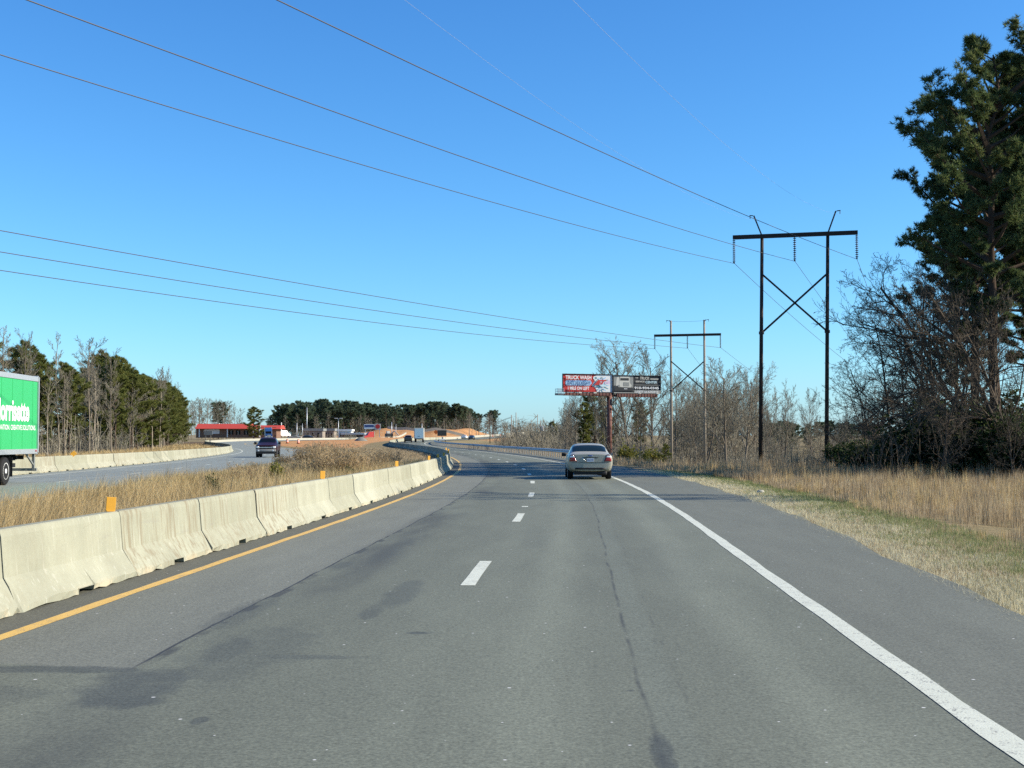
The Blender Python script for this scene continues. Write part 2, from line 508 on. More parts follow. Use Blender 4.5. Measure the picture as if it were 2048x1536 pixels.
# ------------------------------------------------------------------ ground sheet
def axis(*segs):
    r = []
    for a, b, st in segs: r += list(np.arange(a, b, st))
    return np.array(r + [segs[-1][1]])
gx_ = axis((-2600, -400, 110), (-400, -130, 18), (-130, -60, 3.5), (-60, 40, 1.0), (40, 100, 4), (100, 400, 25), (400, 2600, 110))
gy_ = axis((-60, 0, 4), (0, 130, 1.0), (130, 300, 2.5), (300, 720, 5), (720, 1100, 30), (1100, 4200, 150))
GX, GY = np.meshgrid(gx_, gy_)
GZ = Hgt(GX, GY)
nx_, ny_ = len(gx_), len(gy_)
idx = np.arange(nx_ * ny_).reshape(ny_, nx_)
gq = np.stack([idx[:-1, :-1], idx[:-1, 1:], idx[1:, 1:], idx[1:, :-1]], -1).reshape(-1, 4)
gme = np_mesh('ground', np.stack([GX, GY, GZ], -1).reshape(-1, 3), [gq], True)
cxx, lxx = Cx(GY), Lx(GY)
soil = sst(205, 300, GY) * sst(2, 8, cxx - 5.0 - GX) * sst(2, 6, GX - lxx - 5.8) * (1 - sst(800, 900, GY))
soil = np.maximum(soil, sst(330, 420, GY) * sst(-95, -80, GX) * sst(3, 7, cxx - 5.0 - GX) * (1 - sst(690, 720, GY)))
soil = np.maximum(soil, .55 * sst(430, 480, GY) * sst(6.5, 9, GX - cxx) * (1 - sst(14, 24, GX - cxx)))
leaf = np.maximum(sst(-40, -52, GX + .12 * (GY - 130)) * sst(60, 110, GY) * (1 - sst(350, 380, GY)), sst(12, 17, GX - .02 * (GY - 60)) * sst(48, 56, GY) * (1 - sst(80, 100, GY)))
for nm, arr in (('soil', soil), ('leaf', leaf)):
    at_ = gme.attributes.new(nm, 'FLOAT', 'POINT'); at_.data.foreach_set('value', arr.astype(np.float32).ravel())
tag(link('ground', gme, None, M['ground']), kind='structure')

# ------------------------------------------------------------------ roads and markings
def frame_at(path, y):
    """point on a path and its unit right-hand normal"""
    d = (float(path(y + .5)) - float(path(y - .5)))
    n = Vector((1, -d, 0)).normalized()
    return Vector((float(path(y)), y, 0)), n
def ribbon(name, path, ya, yb, us, step, lift, mat, jit=0.0, seed=1):
    rng = np.random.default_rng(seed)
    ys = np.arange(ya, yb + 1e-6, step) if step else np.array([ya, yb])
    V, UV = [], []
    for y in ys:
        p, n = frame_at(path, y); z = float(zr(y)) + lift
        for u in us:
            if u == 'edge': u = float(Edge(y)) + .05 * math.sin(y * .83) + .05 * math.sin(y * 2.1 + 1) + rng.normal() * .03
            uu = u + (rng.normal() * jit if jit else 0)
            q = p + n * uu
            V.append((q.x, q.y, z)); UV.append((uu, y))
    k = len(us)
    F = [(i * k + j, i * k + j + 1, (i + 1) * k + j + 1, (i + 1) * k + j) for i in range(len(ys) - 1) for j in range(k - 1)]
    me = bpy.data.meshes.new(name); me.from_pydata(V, [], F)
    uvl = me.uv_layers.new(name='UVMap')
    loops = np.zeros(len(me.loops), np.int32); me.loops.foreach_get('vertex_index', loops)
    uvl.data.foreach_set('uv', np.array(UV, np.float32)[loops].ravel())
    me.update()
    return link(name, me, None, mat)
rng0 = np.random.default_rng(4)
tag(ribbon('road', Cx, -30, 860, [-5.3, -3.66, -2, 0, 2, 3.66, 4.8, 'edge'], 2.0, .0, M['asphalt']), kind='structure')
tag(ribbon('oncoming_road', Lx, -40, 860, [-5.6, -3.7, 0, 3.7, 5.5], 2.0, .0, M['pale_asphalt']), kind='structure')
tag(ribbon('yellow_edge_line', Cx, -10, 500, [-3.74, -3.60], 1.0, .004, M['yellow_paint'], .006, 2), kind='structure')
tag(ribbon('white_edge_line', Cx, -10, 700, [3.585, 3.765], 1.0, .004, M['white_paint'], .007, 3), kind='structure')
y = 15.8 - 12.19
k = 0
while y < 420:
    o = ribbon('lane_dash', Cx, y, y + 3.15, [-.085, .085], 3.15 / 3, .004, M['white_paint'], .004, 10 + k)
    tag(o, kind='structure')
    y += 12.19 if y < 200 else 12.19
    k += 1
# a raised reflector-sized scrap of paint between the third and the second dash
tag(ribbon('lane_dash_scrap', Cx, 34.1, 34.5, [-.10, .06], 0, .004, M['white_paint']), kind='structure')
tag(ribbon('oncoming_white_line', Lx, -20, 700, [-3.76, -3.60], 2.0, .004, M['white_paint'], .004, 5), kind='structure')
tag(ribbon('oncoming_yellow_line', Lx, -20, 700, [3.60, 3.76], 2.0, .004, M['yellow_paint'], .004, 6), kind='structure')
y = 5.0
while y < 420:
    tag(ribbon('oncoming_lane_dash', Lx, y, y + 3.1, [-.07, .07], 3.1, .004, M['white_paint']), kind='structure'); y += 12.19

# ------------------------------------------------------------------ concrete barriers: one thing per cast segment
SEG = 3.5
def barrier_mesh(seed, L=SEG - .025):
    """jersey profile along local Y with a drain slot at the middle and broken lower corners"""
    rng = random.Random(seed)
    prof = [(.305, 0), (.305, .075), (.18, .255), (.125, .34), (.088, .74), (.070, .800), (.055, .812)]
    h = L / 2
    ys = [-h, -h + .035]
    y = -h + .18
    while y < -.28: ys.append(y); y += .20
    ys += [-.235, -.225, .225, .235]
    y = .40
    while y < h - .1: ys.append(y); y += .20
    ys += [h - .035, h]
    V, F = [], []
    n = len(prof)
    for yi in ys:
        e = 1 - .05 * (abs(yi) > h - .02)
        slot = abs(yi) < .23
        row = []
        for x, z in prof:
            low = z < .1
            zz = z; xx = x * e
            if low:
                if slot: zz = max(z, .07) if z == 0 else .078
                else: zz = z + (abs(rng.gauss(0, .012)) if z == 0 else rng.gauss(0, .006))
                xx += rng.gauss(0, .007) - (.05 * rng.random() if abs(yi) > h - .2 and rng.random() < .5 else 0)
            if z > .8 and abs(yi) > h - .02: zz -= .012
            row.append((xx, zz))
        full = [(x, yi, z) for x, z in row] + [(-x, yi, z) for x, z in reversed(row)]
        V += full
    k = 2 * n
    for i in range(len(ys) - 1):
        for j in range(k):
            a, b = i * k + j, i * k + (j + 1) % k
            F.append((a, b, b + k, a + k))
    F.append(tuple(range(k))[::-1]); F.append(tuple(range((len(ys) - 1) * k, len(ys) * k)))
    me = bpy.data.meshes.new('concrete_barrier'); me.from_pydata(V, [], F)
    bm = bmesh.new(); bm.from_mesh(me); bmesh.ops.recalc_face_normals(bm, faces=bm.faces); bm.to_mesh(me); bm.free()
    me.update(); me.materials.append(M['concrete'])
    return me
BAR = [barrier_mesh(s) for s in range(6)]
ORD = 'first second third fourth fifth sixth seventh eighth ninth tenth eleventh twelfth thirteenth'.split()
def walk(path, y0, y1, u, step):
    """points every step metres along an offset path: (x, y, z, heading)"""
    out = []; y = y0; acc = 0.0; last = None; nxt = 0.0
    while y < y1:
        p, n = frame_at(path, y); q = p + n * u
        if last is not None: acc += (q - last).length
        if last is None or acc >= nxt:
            out.append((q.x, q.y, float(zr(y)), math.atan2(-n.y, n.x) * -1)); nxt += step
        last = q; y += .1
    return out
rb = random.Random(8)
near = walk(Cx, 2.0, 470, -4.46, SEG)
Y0_OFF = 13.15 - 4 * SEG                     # joints fall where the photograph has them
near = walk(Cx, 13.1 - 3 * SEG, 470, -4.46, SEG)
for i in range(len(near) - 1):
    (x0, y0, z0, _), (x1, y1, z1, _) = near[i], near[i + 1]
    o = bpy.data.objects.new('concrete_barrier', BAR[rb.randrange(6)]); COL.objects.link(o)
    o.location = ((x0 + x1) / 2 + rb.gauss(0, .008), (y0 + y1) / 2, (z0 + z1) / 2 + .001)
    o.rotation_euler = (0, 0, -math.atan2(x1 - x0, y1 - y0) + rb.gauss(0, .002) + (PI if rb.random() < .5 else 0))
    j = i - 2
    if j == 0: lab = 'cream concrete barrier segment cut by the left edge of the picture beside the road'
    elif 0 < j < 13: lab = f'cream concrete barrier segment beside the yellow line, {ORD[j]} from the left picture edge'
    elif y0 < 62: lab = 'small pale concrete barrier segment beside the yellow line just before the bend'
    else: lab = 'shaded concrete barrier segment beyond the bend, seen from its back'
    tag(o, lab, 'barrier', 'concrete barrier segments along the left of the road')
far_ = walk(Lx, 30, 330, -5.25, SEG)
for i in range(len(far_) - 1):
    (x0, y0, z0, _), (x1, y1, z1, _) = far_[i], far_[i + 1]
    o = bpy.data.objects.new('concrete_barrier', BAR[rb.randrange(6)]); COL.objects.link(o)
    o.location = ((x0 + x1) / 2 + rb.gauss(0, .012), (y0 + y1) / 2, (z0 + z1) / 2 + .001)
    o.rotation_euler = (0, 0, -math.atan2(x1 - x0, y1 - y0) + rb.gauss(0, .004))
    tag(o, 'concrete barrier segment in front of the wood across the oncoming road', 'barrier', 'concrete barrier segments on the far side of the oncoming road')
# long pale wall round the far side of the bend, and the parapet on the new embankment
def wall(name, pts, h, w, mat, label):
    m = MB()
    for (a, b) in zip(pts[:-1], pts[1:]):
        m.bar((a[0], a[1], a[2] + h / 2), (b[0], b[1], b[2] + h / 2), w, h)
    return tag(m.build(name, mat), label, 'wall')
pts = [(float(Lx(y)) - 5.6, y, gz(float(Lx(y)) - 5.6, y) - .05) for y in range(334, 560, 6)]
wall('barrier_wall', pts, .72, .35, M['pale_concrete'], 'long pale concrete barrier wall curving in front of the red roofed shop')
pts = [(x, 566 + .03 * (x + 40) + 3 * math.sin(x * .05), gz(x, 572) - .1) for x in range(-52, -17, 4)]
wall('parapet_wall', pts, 1.15, .4, M['pale_concrete'], 'sunlit pale parapet wall on top of the orange embankment')
pts = [(float(Cx(y)) - 4.6, y, float(zr(y))) for y in range(473, 640, 6)]
wall('barrier_wall', pts, .85, .5, M['pale_concrete'], 'pale concrete barrier wall along the distant road below the embankment')
pts = [(float(Cx(y)) + 7.5, y, gz(float(Cx(y)) + 7.5, y) - .1) for y in range(560, 640, 8)]
wall('barrier_wall', pts, 1.9, .4, M['pale_concrete'], 'short white wall at the far right end of the distant road')

# amber delineators bolted to the barrier tops
dm = MB().box((0, 0, .095), (.115, .02, .17)).box((0, .012, .01), (.10, .05, .02)).mesh('delineator', bevel=.004); dm.materials.append(M['amber'])
dl = ['amber delineator on the nearest barrier joint at the left', 'amber delineator on the barrier beside the bushes', 'amber delineator on the barrier past the dark shrub',
      'amber delineator on the last sunlit barrier before the bend']
pos = [16.45, 30.3, 44.4, 58.6, 66.0, 73, 87, 101, 115]
for i, yy in enumerate(pos):
    p, n = frame_at(Cx, yy); q = p + n * -4.46
    o = bpy.data.objects.new('delineator', dm); COL.objects.link(o)
    o.location = (q.x, q.y, float(zr(yy)) + .812); o.rotation_euler = (0, rb.gauss(0, .03), .55 + rb.gauss(0, .08))
    tag(o, dl[i] if i < 4 else 'tiny amber delineator on the shaded barrier beyond the bend', 'reflector', 'amber delineators on the barriers')
o = bpy.data.objects.new('delineator', dm); COL.objects.link(o); p, n = frame_at(Lx, 76); q = p + n * -5.25
o.location = (q.x, q.y, .812); o.rotation_euler = (0, .9, .3); o.scale = (2.2, 2, 1.6)
tag(o, 'bent orange marker lying on the barrier across the oncoming road', 'reflector', None)

# ------------------------------------------------------------------ steel guardrail on the right of the bend
gr = thing('guardrail', 'grey steel guardrail on posts along the outside of the bend', 'guardrail', (0, 0, 0))
wp = [(-.01, .53), (.05, .56), (.085, .60), (.05, .645), (0, .675), (.05, .705), (.085, .75), (.05, .79), (-.01, .82)]
ys = np.arange(88, 352, 3.0); V, F = [], []
for yy in ys:
    p, n = frame_at(Cx, yy); q = p + n * 6.0
    for a, h in wp: r = q - n * a; V.append((r.x, r.y, float(zr(yy)) + h))
k = len(wp)
for i in range(len(ys) - 1):
    for j in range(k - 1): F.append((i * k + j, i * k + j + 1, (i + 1) * k + j + 1, (i + 1) * k + j))
me = bpy.data.meshes.new('rail_beam'); me.from_pydata(V, [], F); me.update()
ro = link('rail_beam', me, gr, M['galv']); sm = ro.modifiers.new('thick', 'SOLIDIFY'); sm.thickness = .006
pm = MB().box((0, 0, .36), (.10, .15, .92)).mesh('post', bevel=.006); pm.materials.append(M['post_steel'])
bk = MB().box((0, 0, 0), (.15, .13, .34)).mesh('blockout', bevel=.006); bk.materials.append(M['timber'])
for (x, yy, z, hd) in walk(Cx, 88.5, 350, 6.24, 1.905):
    a = link('post', pm, gr); a.location = (x, yy, z); a.rotation_euler = (0, 0, hd)
    b = link('blockout', bk, a); b.location = (-.13, 0, .67)
# ------------------------------------------------------------------ vegetation: materials
def bark(name, a, b):
    m = Mat(name, a, .95, 0, .1)
    O = m.obj(); n = m.noise(m.scalev(O, (6, 6, 1.2)), 2.2, 4)
    m.col(m.mul(m.mix(n, a, b), (m.rnd() - .5) * .35 + 1.0)); m.bump(n, .5, .03)
    return m.m
M['bark_grey'] = bark('bark_grey', (.10, .082, .062), (.235, .20, .155))
M['bark_pale'] = bark('bark_pale', (.17, .145, .11), (.36, .31, .235))
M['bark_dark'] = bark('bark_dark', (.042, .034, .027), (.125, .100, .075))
M['bark_pine'] = bark('bark_pine', (.030, .022, .017), (.095, .066, .047))
M['twig'] = bark('twig', (.125, .114, .086), (.25, .230, .176))
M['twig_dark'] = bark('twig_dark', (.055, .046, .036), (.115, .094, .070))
def leafmat(name, a, b, c, t=.3):
    m = Mat(name, a, .75, 0, .25)
    r = m.island(); n = m.noise(m.obj(), .45, 3)
    col = m.ramp(r * .7 + (n - .5) * 1.1 + .15, [(0.0, a), (.5, b), (1.0, c)])
    m.leafy(m.mul(col, (m.rnd() - .5) * .3 + 1.0), t); return m.m
M['needle'] = leafmat('pine_needle', (.034, .062, .030), (.072, .108, .040), (.165, .175, .058), .40)
M['needle_olive'] = leafmat('pine_needle_olive', (.066, .092, .022), (.135, .155, .038), (.225, .205, .060), .40)
M['needle_far'] = leafmat('pine_needle_far', (.050, .088, .060), (.095, .135, .080), (.155, .180, .100), .4)  # paler and bluer than the near needles: distance haze put into the colour
M['broadleaf'] = leafmat('broadleaf', (.010, .022, .008), (.028, .050, .014), (.070, .090, .022), .3)
M['yellow_leaf'] = leafmat('yellow_leaf', (.075, .085, .018), (.15, .15, .030), (.24, .21, .050), .35)
M['brown_leaf'] = leafmat('brown_leaf', (.24, .175, .10), (.37, .28, .165), (.50, .40, .25), .6)
def grassmat(name, stops, t=.35, patch=None):
    m = Mat(name, stops[0], .7, 0, .25)
    r = m.island(); P = m.pos(); n = m.noise(P, .55, 4)
    col = m.ramp(r * .75 + (n - .5) * .9 + .12, [(i / (len(stops) - 1), c) for i, c in enumerate(stops)])
    if patch: col = m.mix(m.noise(P, .16, 4).ss(.50, .62) * .7, col, patch)
    m.leafy(col, t); return m.m
M['sedge'] = grassmat('broom_sedge', [(.24, .160, .068), (.42, .305, .135), (.54, .41, .205), (.66, .54, .32)])
M['sedge_red'] = grassmat('red_sedge', [(.17, .125, .075), (.30, .225, .135), (.42, .33, .20), (.54, .45, .30)])
M['straw'] = grassmat('mown_straw', [(.34, .29, .16), (.50, .45, .28), (.62, .57, .39), (.70, .66, .48)])
M['green_grass'] = grassmat('green_grass', [(.075, .115, .035), (.14, .18, .06), (.25, .27, .11), (.40, .39, .21)])
M['weed'] = grassmat('grey_weed', [(.13, .10, .065), (.22, .175, .115), (.32, .26, .17)])

# ------------------------------------------------------------------ grass as blades
def clear_of_roads(x, y, ru=6.9, lu=6.0):
    return ((x - Cx(y)) > ru) | (((x - Cx(y)) < -5.15) & ((x - Lx(y)) > lu - .5)) | ((x - Lx(y)) < -6.0)
def blades(name, x, y, h, w, lean, mat, seed, curl=.5, wind=(0, 0)):
    """one bent tapering blade per point (5 vertices, 3 triangles)"""
    rng = np.random.default_rng(seed); n = len(x); z = Hgt(x, y) - .01
    a = rng.uniform(0, 2 * PI, n); l = np.abs(rng.normal(0, lean, n))
    dx, dy = np.cos(a) * l + wind[0] * h, np.sin(a) * l + wind[1] * h
    b = rng.uniform(0, PI, n); wx, wy = np.cos(b) * w / 2, np.sin(b) * w / 2
    P = np.zeros((n, 5, 3)); m = .55
    P[:, 0] = np.stack([x - wx, y - wy, z], -1); P[:, 1] = np.stack([x + wx, y + wy, z], -1)
    mx, my, mz = x + dx * m * (1 - curl), y + dy * m * (1 - curl), z + h * m
    P[:, 2] = np.stack([mx - wx * .8, my - wy * .8, mz], -1); P[:, 3] = np.stack([mx + wx * .8, my + wy * .8, mz], -1)
    P[:, 4] = np.stack([x + dx, y + dy, z + h * (1 - .12 * curl)], -1)
    b0 = np.arange(n)[:, None] * 5
    T = np.concatenate([b0 + np.array([[0, 1, 3]]), b0 + np.array([[0, 3, 2]]), b0 + np.array([[2, 3, 4]])])
    me = np_mesh(name, P.reshape(-1, 3), [T]); return tag(link(name, me, None, mat), kind='stuff')
def tufts(name, n, per, xa, ya, hgt, spread, w, lean, mat, seed, keep, curl=.5, wind=(0, 0)):
    rng = np.random.default_rng(seed)
    y = ya(rng.random(n)); x = xa(rng.random(n), y)
    k = keep(x, y, rng); x, y = x[k], y[k]; n = len(x)
    th = hgt(x, y, rng)
    X_ = np.repeat(x, per) + rng.normal(0, spread, n * per); Y_ = np.repeat(y, per) + rng.normal(0, spread, n * per)
    hh = np.repeat(th, per) * rng.uniform(.55, 1.05, n * per)
    ww = w * np.clip(Y_ / 32.0, .65, 2.4)
    return blades(name, X_, Y_, hh, ww, np.repeat(th, per) * lean, mat, seed + 1, curl, wind)
def pn(x, y, s, ph=0):
    """cheap smooth noise 0..1"""
    return .5 + .25 * (np.sin(x * s + ph + 1.7 * np.sin(y * s * .7 + ph)) + np.sin(y * s * 1.3 - ph * 2 + 1.3 * np.sin(x * s * .9)))
# median: golden broom sedge between the barrier and the oncoming road
med_x = lambda u, y: (Lx(y) + 5.7) + u * ((Cx(y) - 4.95) - (Lx(y) + 5.7))
def med_h(x, y, rng):
    u = Cx(y) - 4.9 - x
    h = np.interp(y, [8, 40, 70, 100, 200], [1.18, 1.12, .92, .45, .20]) * rng.uniform(.6, 1.12, len(x))
    return h * np.clip(.62 + .45 * pn(x, y, .45), .5, 1.1) * np.where(x - Lx(y) < 7.0, .75, 1)
tufts('broom_sedge', 10000, 20, med_x, lambda u: 7 + 78 * u ** 1.15, med_h, .085, .0092, .34, M['sedge'], 11,
      lambda x, y, r: r.random(len(x)) < .50 + .5 * pn(x, y, .5, 2), .55, (.10, .03))
tufts('dry_weed', 1500, 10, med_x, lambda u: 8 + 80 * u ** 1.1, lambda x, y, r: med_h(x, y, r) * r.uniform(.8, 1.35, len(x)), .06, .006, .16, M['weed'], 13,
      lambda x, y, r: pn(x, y, .33, 1) > .42, .2)
tufts('median_grass', 3600, 7, med_x, lambda u: 50 + 190 * u, lambda x, y, r: np.interp(y, [50, 240], [.34, .30]) * r.uniform(.4, 1.2, len(x)), .22, .012, .3, M['sedge_red'], 15,
      lambda x, y, r: clear_of_roads(x, y), .4)
tufts('green_weed', 500, 14, med_x, lambda u: 9 + 75 * u, lambda x, y, r: r.uniform(.25, .55, len(x)), .10, .010, .4, M['green_grass'], 17,
      lambda x, y, r: pn(x, y, .4, 5) > .55, .4)
# verge on the right: mown straw and green strip, then tall red-brown sedge
rx = lambda a, b: (lambda u, y: Cx(y) + Edge(y) + (a - 6.35) + u * (b - a))
tufts('mown_straw', 14500, 6, rx(6.22, 8.3), lambda u: 9 + 66 * u ** 1.8, lambda x, y, r: r.uniform(.05, .12, len(x)) * (1 + .7 * (x - Cx(y) - Edge(y) < .2)), .05, .007, .7, M['straw'], 21,
      lambda x, y, r: r.random(len(x)) < np.clip(1.25 - (x - Cx(y) - Edge(y)) / 1.7 + .5 * (pn(x, y, .8) - .5), .12, 1), .6)
tufts('green_verge_grass', 12500, 6, rx(6.7, 9.3), lambda u: 9 + 66 * u ** 1.7, lambda x, y, r: r.uniform(.06, .15, len(x)), .06, .007, .6, M['green_grass'], 23,
      lambda x, y, r: r.random(len(x)) < np.clip((x - Cx(y) - Edge(y) - .45) / 1.2 + .7 * (pn(x, y, .9, 3) - .5), .05, 1), .6)
def fld_h(x, y, rng):
    u = x - Cx(y) - Edge(y)
    return np.clip(.35 + .30 * (u - 2.3), .3, 1) * np.interp(y, [8, 45, 75, 130], [.80, .85, 1.05, 1.0]) * rng.uniform(.42, 1.12, len(x)) * (.55 + .65 * pn(x, y, .6, 4))
tufts('field_sedge', 8000, 22, rx(8.6, 27), lambda u: 12 + 60 * u, fld_h, .10, .0075, .12, M['sedge_red'], 31,
      lambda x, y, r: (r.random(len(x)) < .30 + .8 * pn(x, y, .55, 1)) & (x < .40 * y + 3), .25)
tufts('field_sedge', 3200, 14, rx(7.8, 24), lambda u: 66 + 70 * u, lambda x, y, r: fld_h(x, y, r) * 1.05, .16, .0085, .12, M['sedge_red'], 33,
      lambda x, y, r: (r.random(len(x)) < .45 + .55 * pn(x, y, .3)) & (x - Cx(y) > 7.6), .25)
tufts('pale_sedge', 2400, 20, rx(8.6, 22), lambda u: 12 + 70 * u, lambda x, y, r: fld_h(x, y, r) * 1.12, .07, .0075, .15, M['sedge'], 35,
      lambda x, y, r: (pn(x, y, .5, 7) > .47) & (x < .40 * y + 3), .3)
tufts('roadside_brush', 1600, 11, rx(7.0, 11), lambda u: 90 + 200 * u, lambda x, y, r: r.uniform(.3, .8, len(x)), .25, .011, .3, M['sedge_red'], 37, lambda x, y, r: (x - Cx(y) > 6.9), .3)
tufts('far_bank_grass', 2000, 9, lambda u, y: Lx(y) - 6.3 - u * 16, lambda u: 60 + 230 * u, lambda x, y, r: r.uniform(.3, .75, len(x)), .25, .014, .35, M['sedge'], 39, lambda x, y, r: r.random(len(x)) < 1, .4)

# ------------------------------------------------------------------ trees
def bare_tree(seed, H, r0, start=.35, ratio=.34, upl=.05, n1=15, dens=(15, 7, 6, 3), stems=1, lean=(0, 0), ang=(.75, .55, .6, .7), rmin=.010, thick=.55, wob=1.0):
    """leafless tree: trunk with limbs, and a crown of branchlets and twigs"""
    rng = random.Random(seed); T, C = MB(), MB()
    sides = (8, 5, 4, 3, 3); nseg = (9, 5, 4, 3, 1); wb = (.035 * wob, .14 * wob, .20, .22, .25); up = (.02, .06 + upl, .05 + upl, .03 + upl, .02)
    lo = (start, .22, .18, .15); rt = (ratio, .48, .42, .5)
    def vec(s): return Vector((rng.gauss(0, s), rng.gauss(0, s), rng.gauss(0, s)))
    def grow(p, d, L, r, lev):
        n = nseg[lev]; pts = [p.copy()]
        for i in range(n):
            d = (d + vec(wb[lev]) + Vector((0, 0, up[lev]))).normalized(); p = p + d * (L / n); pts.append(p.copy())
        tip = max(r * (.30 if lev < 2 else .45), rmin)
        rad = [max(r + (tip - r) * (i / n) ** (1.0 if lev else .8), rmin) for i in range(n + 1)]
        if lev == 0: rad[0] *= 1.35
        (T if lev < 2 else C).tube(pts, rad, sides[lev], cap=False)
        if lev >= len(dens): return
        k = dens[lev]
        if lev >= 2: k = max(2, int(k * rng.uniform(.7, 1.2)))
        a0 = rng.uniform(0, 6)
        for j in range(k):
            t = lo[lev] + (1 - lo[lev]) * (j + rng.random()) / k
            f = min(t, .999) * n; i = int(f); q = pts[i].lerp(pts[i + 1], f - i); dd = (pts[i + 1] - pts[i]).normalized()
            o = dd.orthogonal().normalized(); az = a0 + j * 2.4 + rng.uniform(-.5, .5)
            s = Matrix.Rotation(az, 3, dd) @ o; an = ang[lev] * rng.uniform(.7, 1.25)
            nd = dd * math.cos(an) + s * math.sin(an)
            Lc = L * rt[lev] * rng.uniform(.65, 1.15) * ((1.12 - .55 * t) if lev == 0 else (1.1 - .5 * t))
            grow(q, nd, Lc, max(rad[i] * thick * rng.uniform(.7, 1), rmin), lev + 1)
    for s in range(stems):
        d = Vector((lean[0] + (rng.gauss(0, .22) if stems > 1 else 0), lean[1] + (rng.gauss(0, .22) if stems > 1 else 0), 1)).normalized()
        grow(Vector((rng.gauss(0, .12) * (stems > 1), rng.gauss(0, .12) * (stems > 1), -.25)), d, H * (1 if s == 0 else rng.uniform(.7, .95)), r0 * (1 if s == 0 else .8), 0)
    return T, C
def needle_mesh(ctr, out, k, ln, w, seed, bias=.6, name='crown'):
    """bursts of k thin needle blades around each centre"""
    rng = np.random.default_rng(seed); n = len(ctr)
    d = rng.normal(0, 1, (n, k, 3)) + out[:, None, :] * bias * 1.6
    d[:, :, 2] += .25
    d /= np.linalg.norm(d, axis=-1, keepdims=True)
    L = ln * rng.uniform(.65, 1.15, (n, k, 1))
    s = np.cross(d, rng.normal(0, 1, (n, k, 3))); s /= np.linalg.norm(s, axis=-1, keepdims=True) + 1e-9
    c = ctr[:, None, :] + d * L * .08
    P = np.stack([c - s * w / 2, c + s * w / 2, c + d * L], 2)
    b0 = np.arange(n * k)[:, None] * 3
    return np_mesh(name, P.reshape(-1, 3), [b0 + np.array([[0, 1, 2]])])
def pine_tree(seed, H, r0, start, wid, limbs, tuft_n, k, ln, w, mat, lumpy=.35, flat=.55, shape=None, side=None):
    """loblolly pine: straight trunk, uneven limbs, foliage in clumps on the outer half of each limb"""
    rng = random.Random(seed); T, B = MB(), MB()
    bend = [Vector((rng.gauss(0, .05) * i / 3, rng.gauss(0, .05) * i / 3, H * .97 * i / 10 - .2)) for i in range(11)]
    rad = [max(r0 * (1 - .88 * (i / 10) ** 1.1), .02) for i in range(11)]; rad[0] *= 1.25
    T.tube(bend, rad, 9, cap=False)
    ctr, out = [], []
    if shape is None: shape = lambda t: (math.sin(min(1, t * 1.25 + .12) * PI * .62 + .35) if t < .8 else (1.04 - t) * 2.7)
    for i in range(limbs):
        t = (i + rng.random()) / limbs; h = start + (1 - start) * t * .985
        f = h * 10 / .97 * .97; b = bend[min(int(f), 9)].lerp(bend[min(int(f), 9) + 1], f - min(int(f), 9))
        az = i * 2.4 + rng.uniform(-.6, .6)
        d = Vector((math.cos(az), math.sin(az), rng.uniform(-.12, .25) + .55 * t))
        R = wid * max(.12, shape(t)) * rng.uniform(1 - lumpy * 1.3, 1 + lumpy)
        if side is not None: R *= side(az, t)
        pts = [b]; p = b.copy()
        for s in range(4):
            d = (d + Vector((rng.gauss(0, .10), rng.gauss(0, .10), .10))).normalized(); p = p + d * R / 4; pts.append(p.copy())
        B.tube(pts, [max(.16 * rad[min(int(f), 9)] + .028 * R * (1 - s / 5), .012) * (1 - .17 * s) for s in range(5)], 4, cap=False)
        # side shoots and their needle clumps
        m = max(3, int(tuft_n / limbs * (.4 + R / wid)))
        nsh = max(3, int(R * 2.2)); shoots = []
        for q in range(nsh):
            u = rng.uniform(.40, 1.0); ii = min(int(u * 4), 3); o = pts[ii].lerp(pts[ii + 1], u * 4 - ii)
            sd = (d * .8 + Vector((rng.gauss(0, .75), rng.gauss(0, .75), rng.gauss(.25, .3)))).normalized(); sl = R * rng.uniform(.12, .34) * (1.15 - .5 * u) + .12
            e = o + sd * sl; shoots.append((o, e)); B.tube([o, e], [.014, .008], 3, cap=False)
        for q in range(m):
            o, e = shoots[rng.randrange(nsh)]
            v = rng.random() ** .6; c = o.lerp(e, v) + Vector((rng.gauss(0, .12), rng.gauss(0, .12), rng.gauss(0, .12 * flat))) * min(1, R * .5)
            ctr.append(c); dd = (e - o).normalized(); out.append(dd)
    tm = T.mesh('trunk', True); tm.materials.append(M['bark_pine'])
    bm_ = B.mesh('limbs'); bm_.materials.append(M['bark_pine'])
    cm = needle_mesh(np.array([tuple(c) for c in ctr]), np.array([tuple(c) for c in out]), k, ln, w, seed); cm.materials.append(mat)
    return tm, bm_, cm
def as_mesh(mb, name, mat, smooth=False):
    me = np_mesh(name, np.array(mb.v), [np.array([f for f in mb.f if len(f) == 4])], smooth); me.materials.append(mat); return me
def bare(mat, tw, **k):
    T, C = bare_tree(**k)
    return [('trunk', as_mesh(T, 'trunk', M[mat], True)), ('crown', as_mesh(C, 'crown', M[tw]))], float(np.percentile([p[2] for p in C.v], 99.3))
def pine(**k):
    tm, bm_, cm = pine_tree(**k)
    return [('trunk', tm), ('limbs', bm_), ('crown', cm)], max(v.co.z for v in cm.vertices)
FOREST = [bare('bark_grey', 'twig', seed=41, H=17, r0=.17, start=.42, ratio=.25, dens=(15, 7, 7, 4), rmin=.013, ang=(.7, .55, .6, .7)),
          bare('bark_pale', 'twig', seed=42, H=17, r0=.15, start=.52, ratio=.23, dens=(13, 7, 7, 4), rmin=.013),
          bare('bark_pale', 'twig', seed=43, H=16, r0=.13, start=.35, ratio=.22, dens=(16, 6, 7, 4), rmin=.013, lean=(.06, 0)),
          bare('bark_grey', 'twig', seed=44, H=15, r0=.19, start=.30, ratio=.30, dens=(16, 8, 7, 4), rmin=.013)]
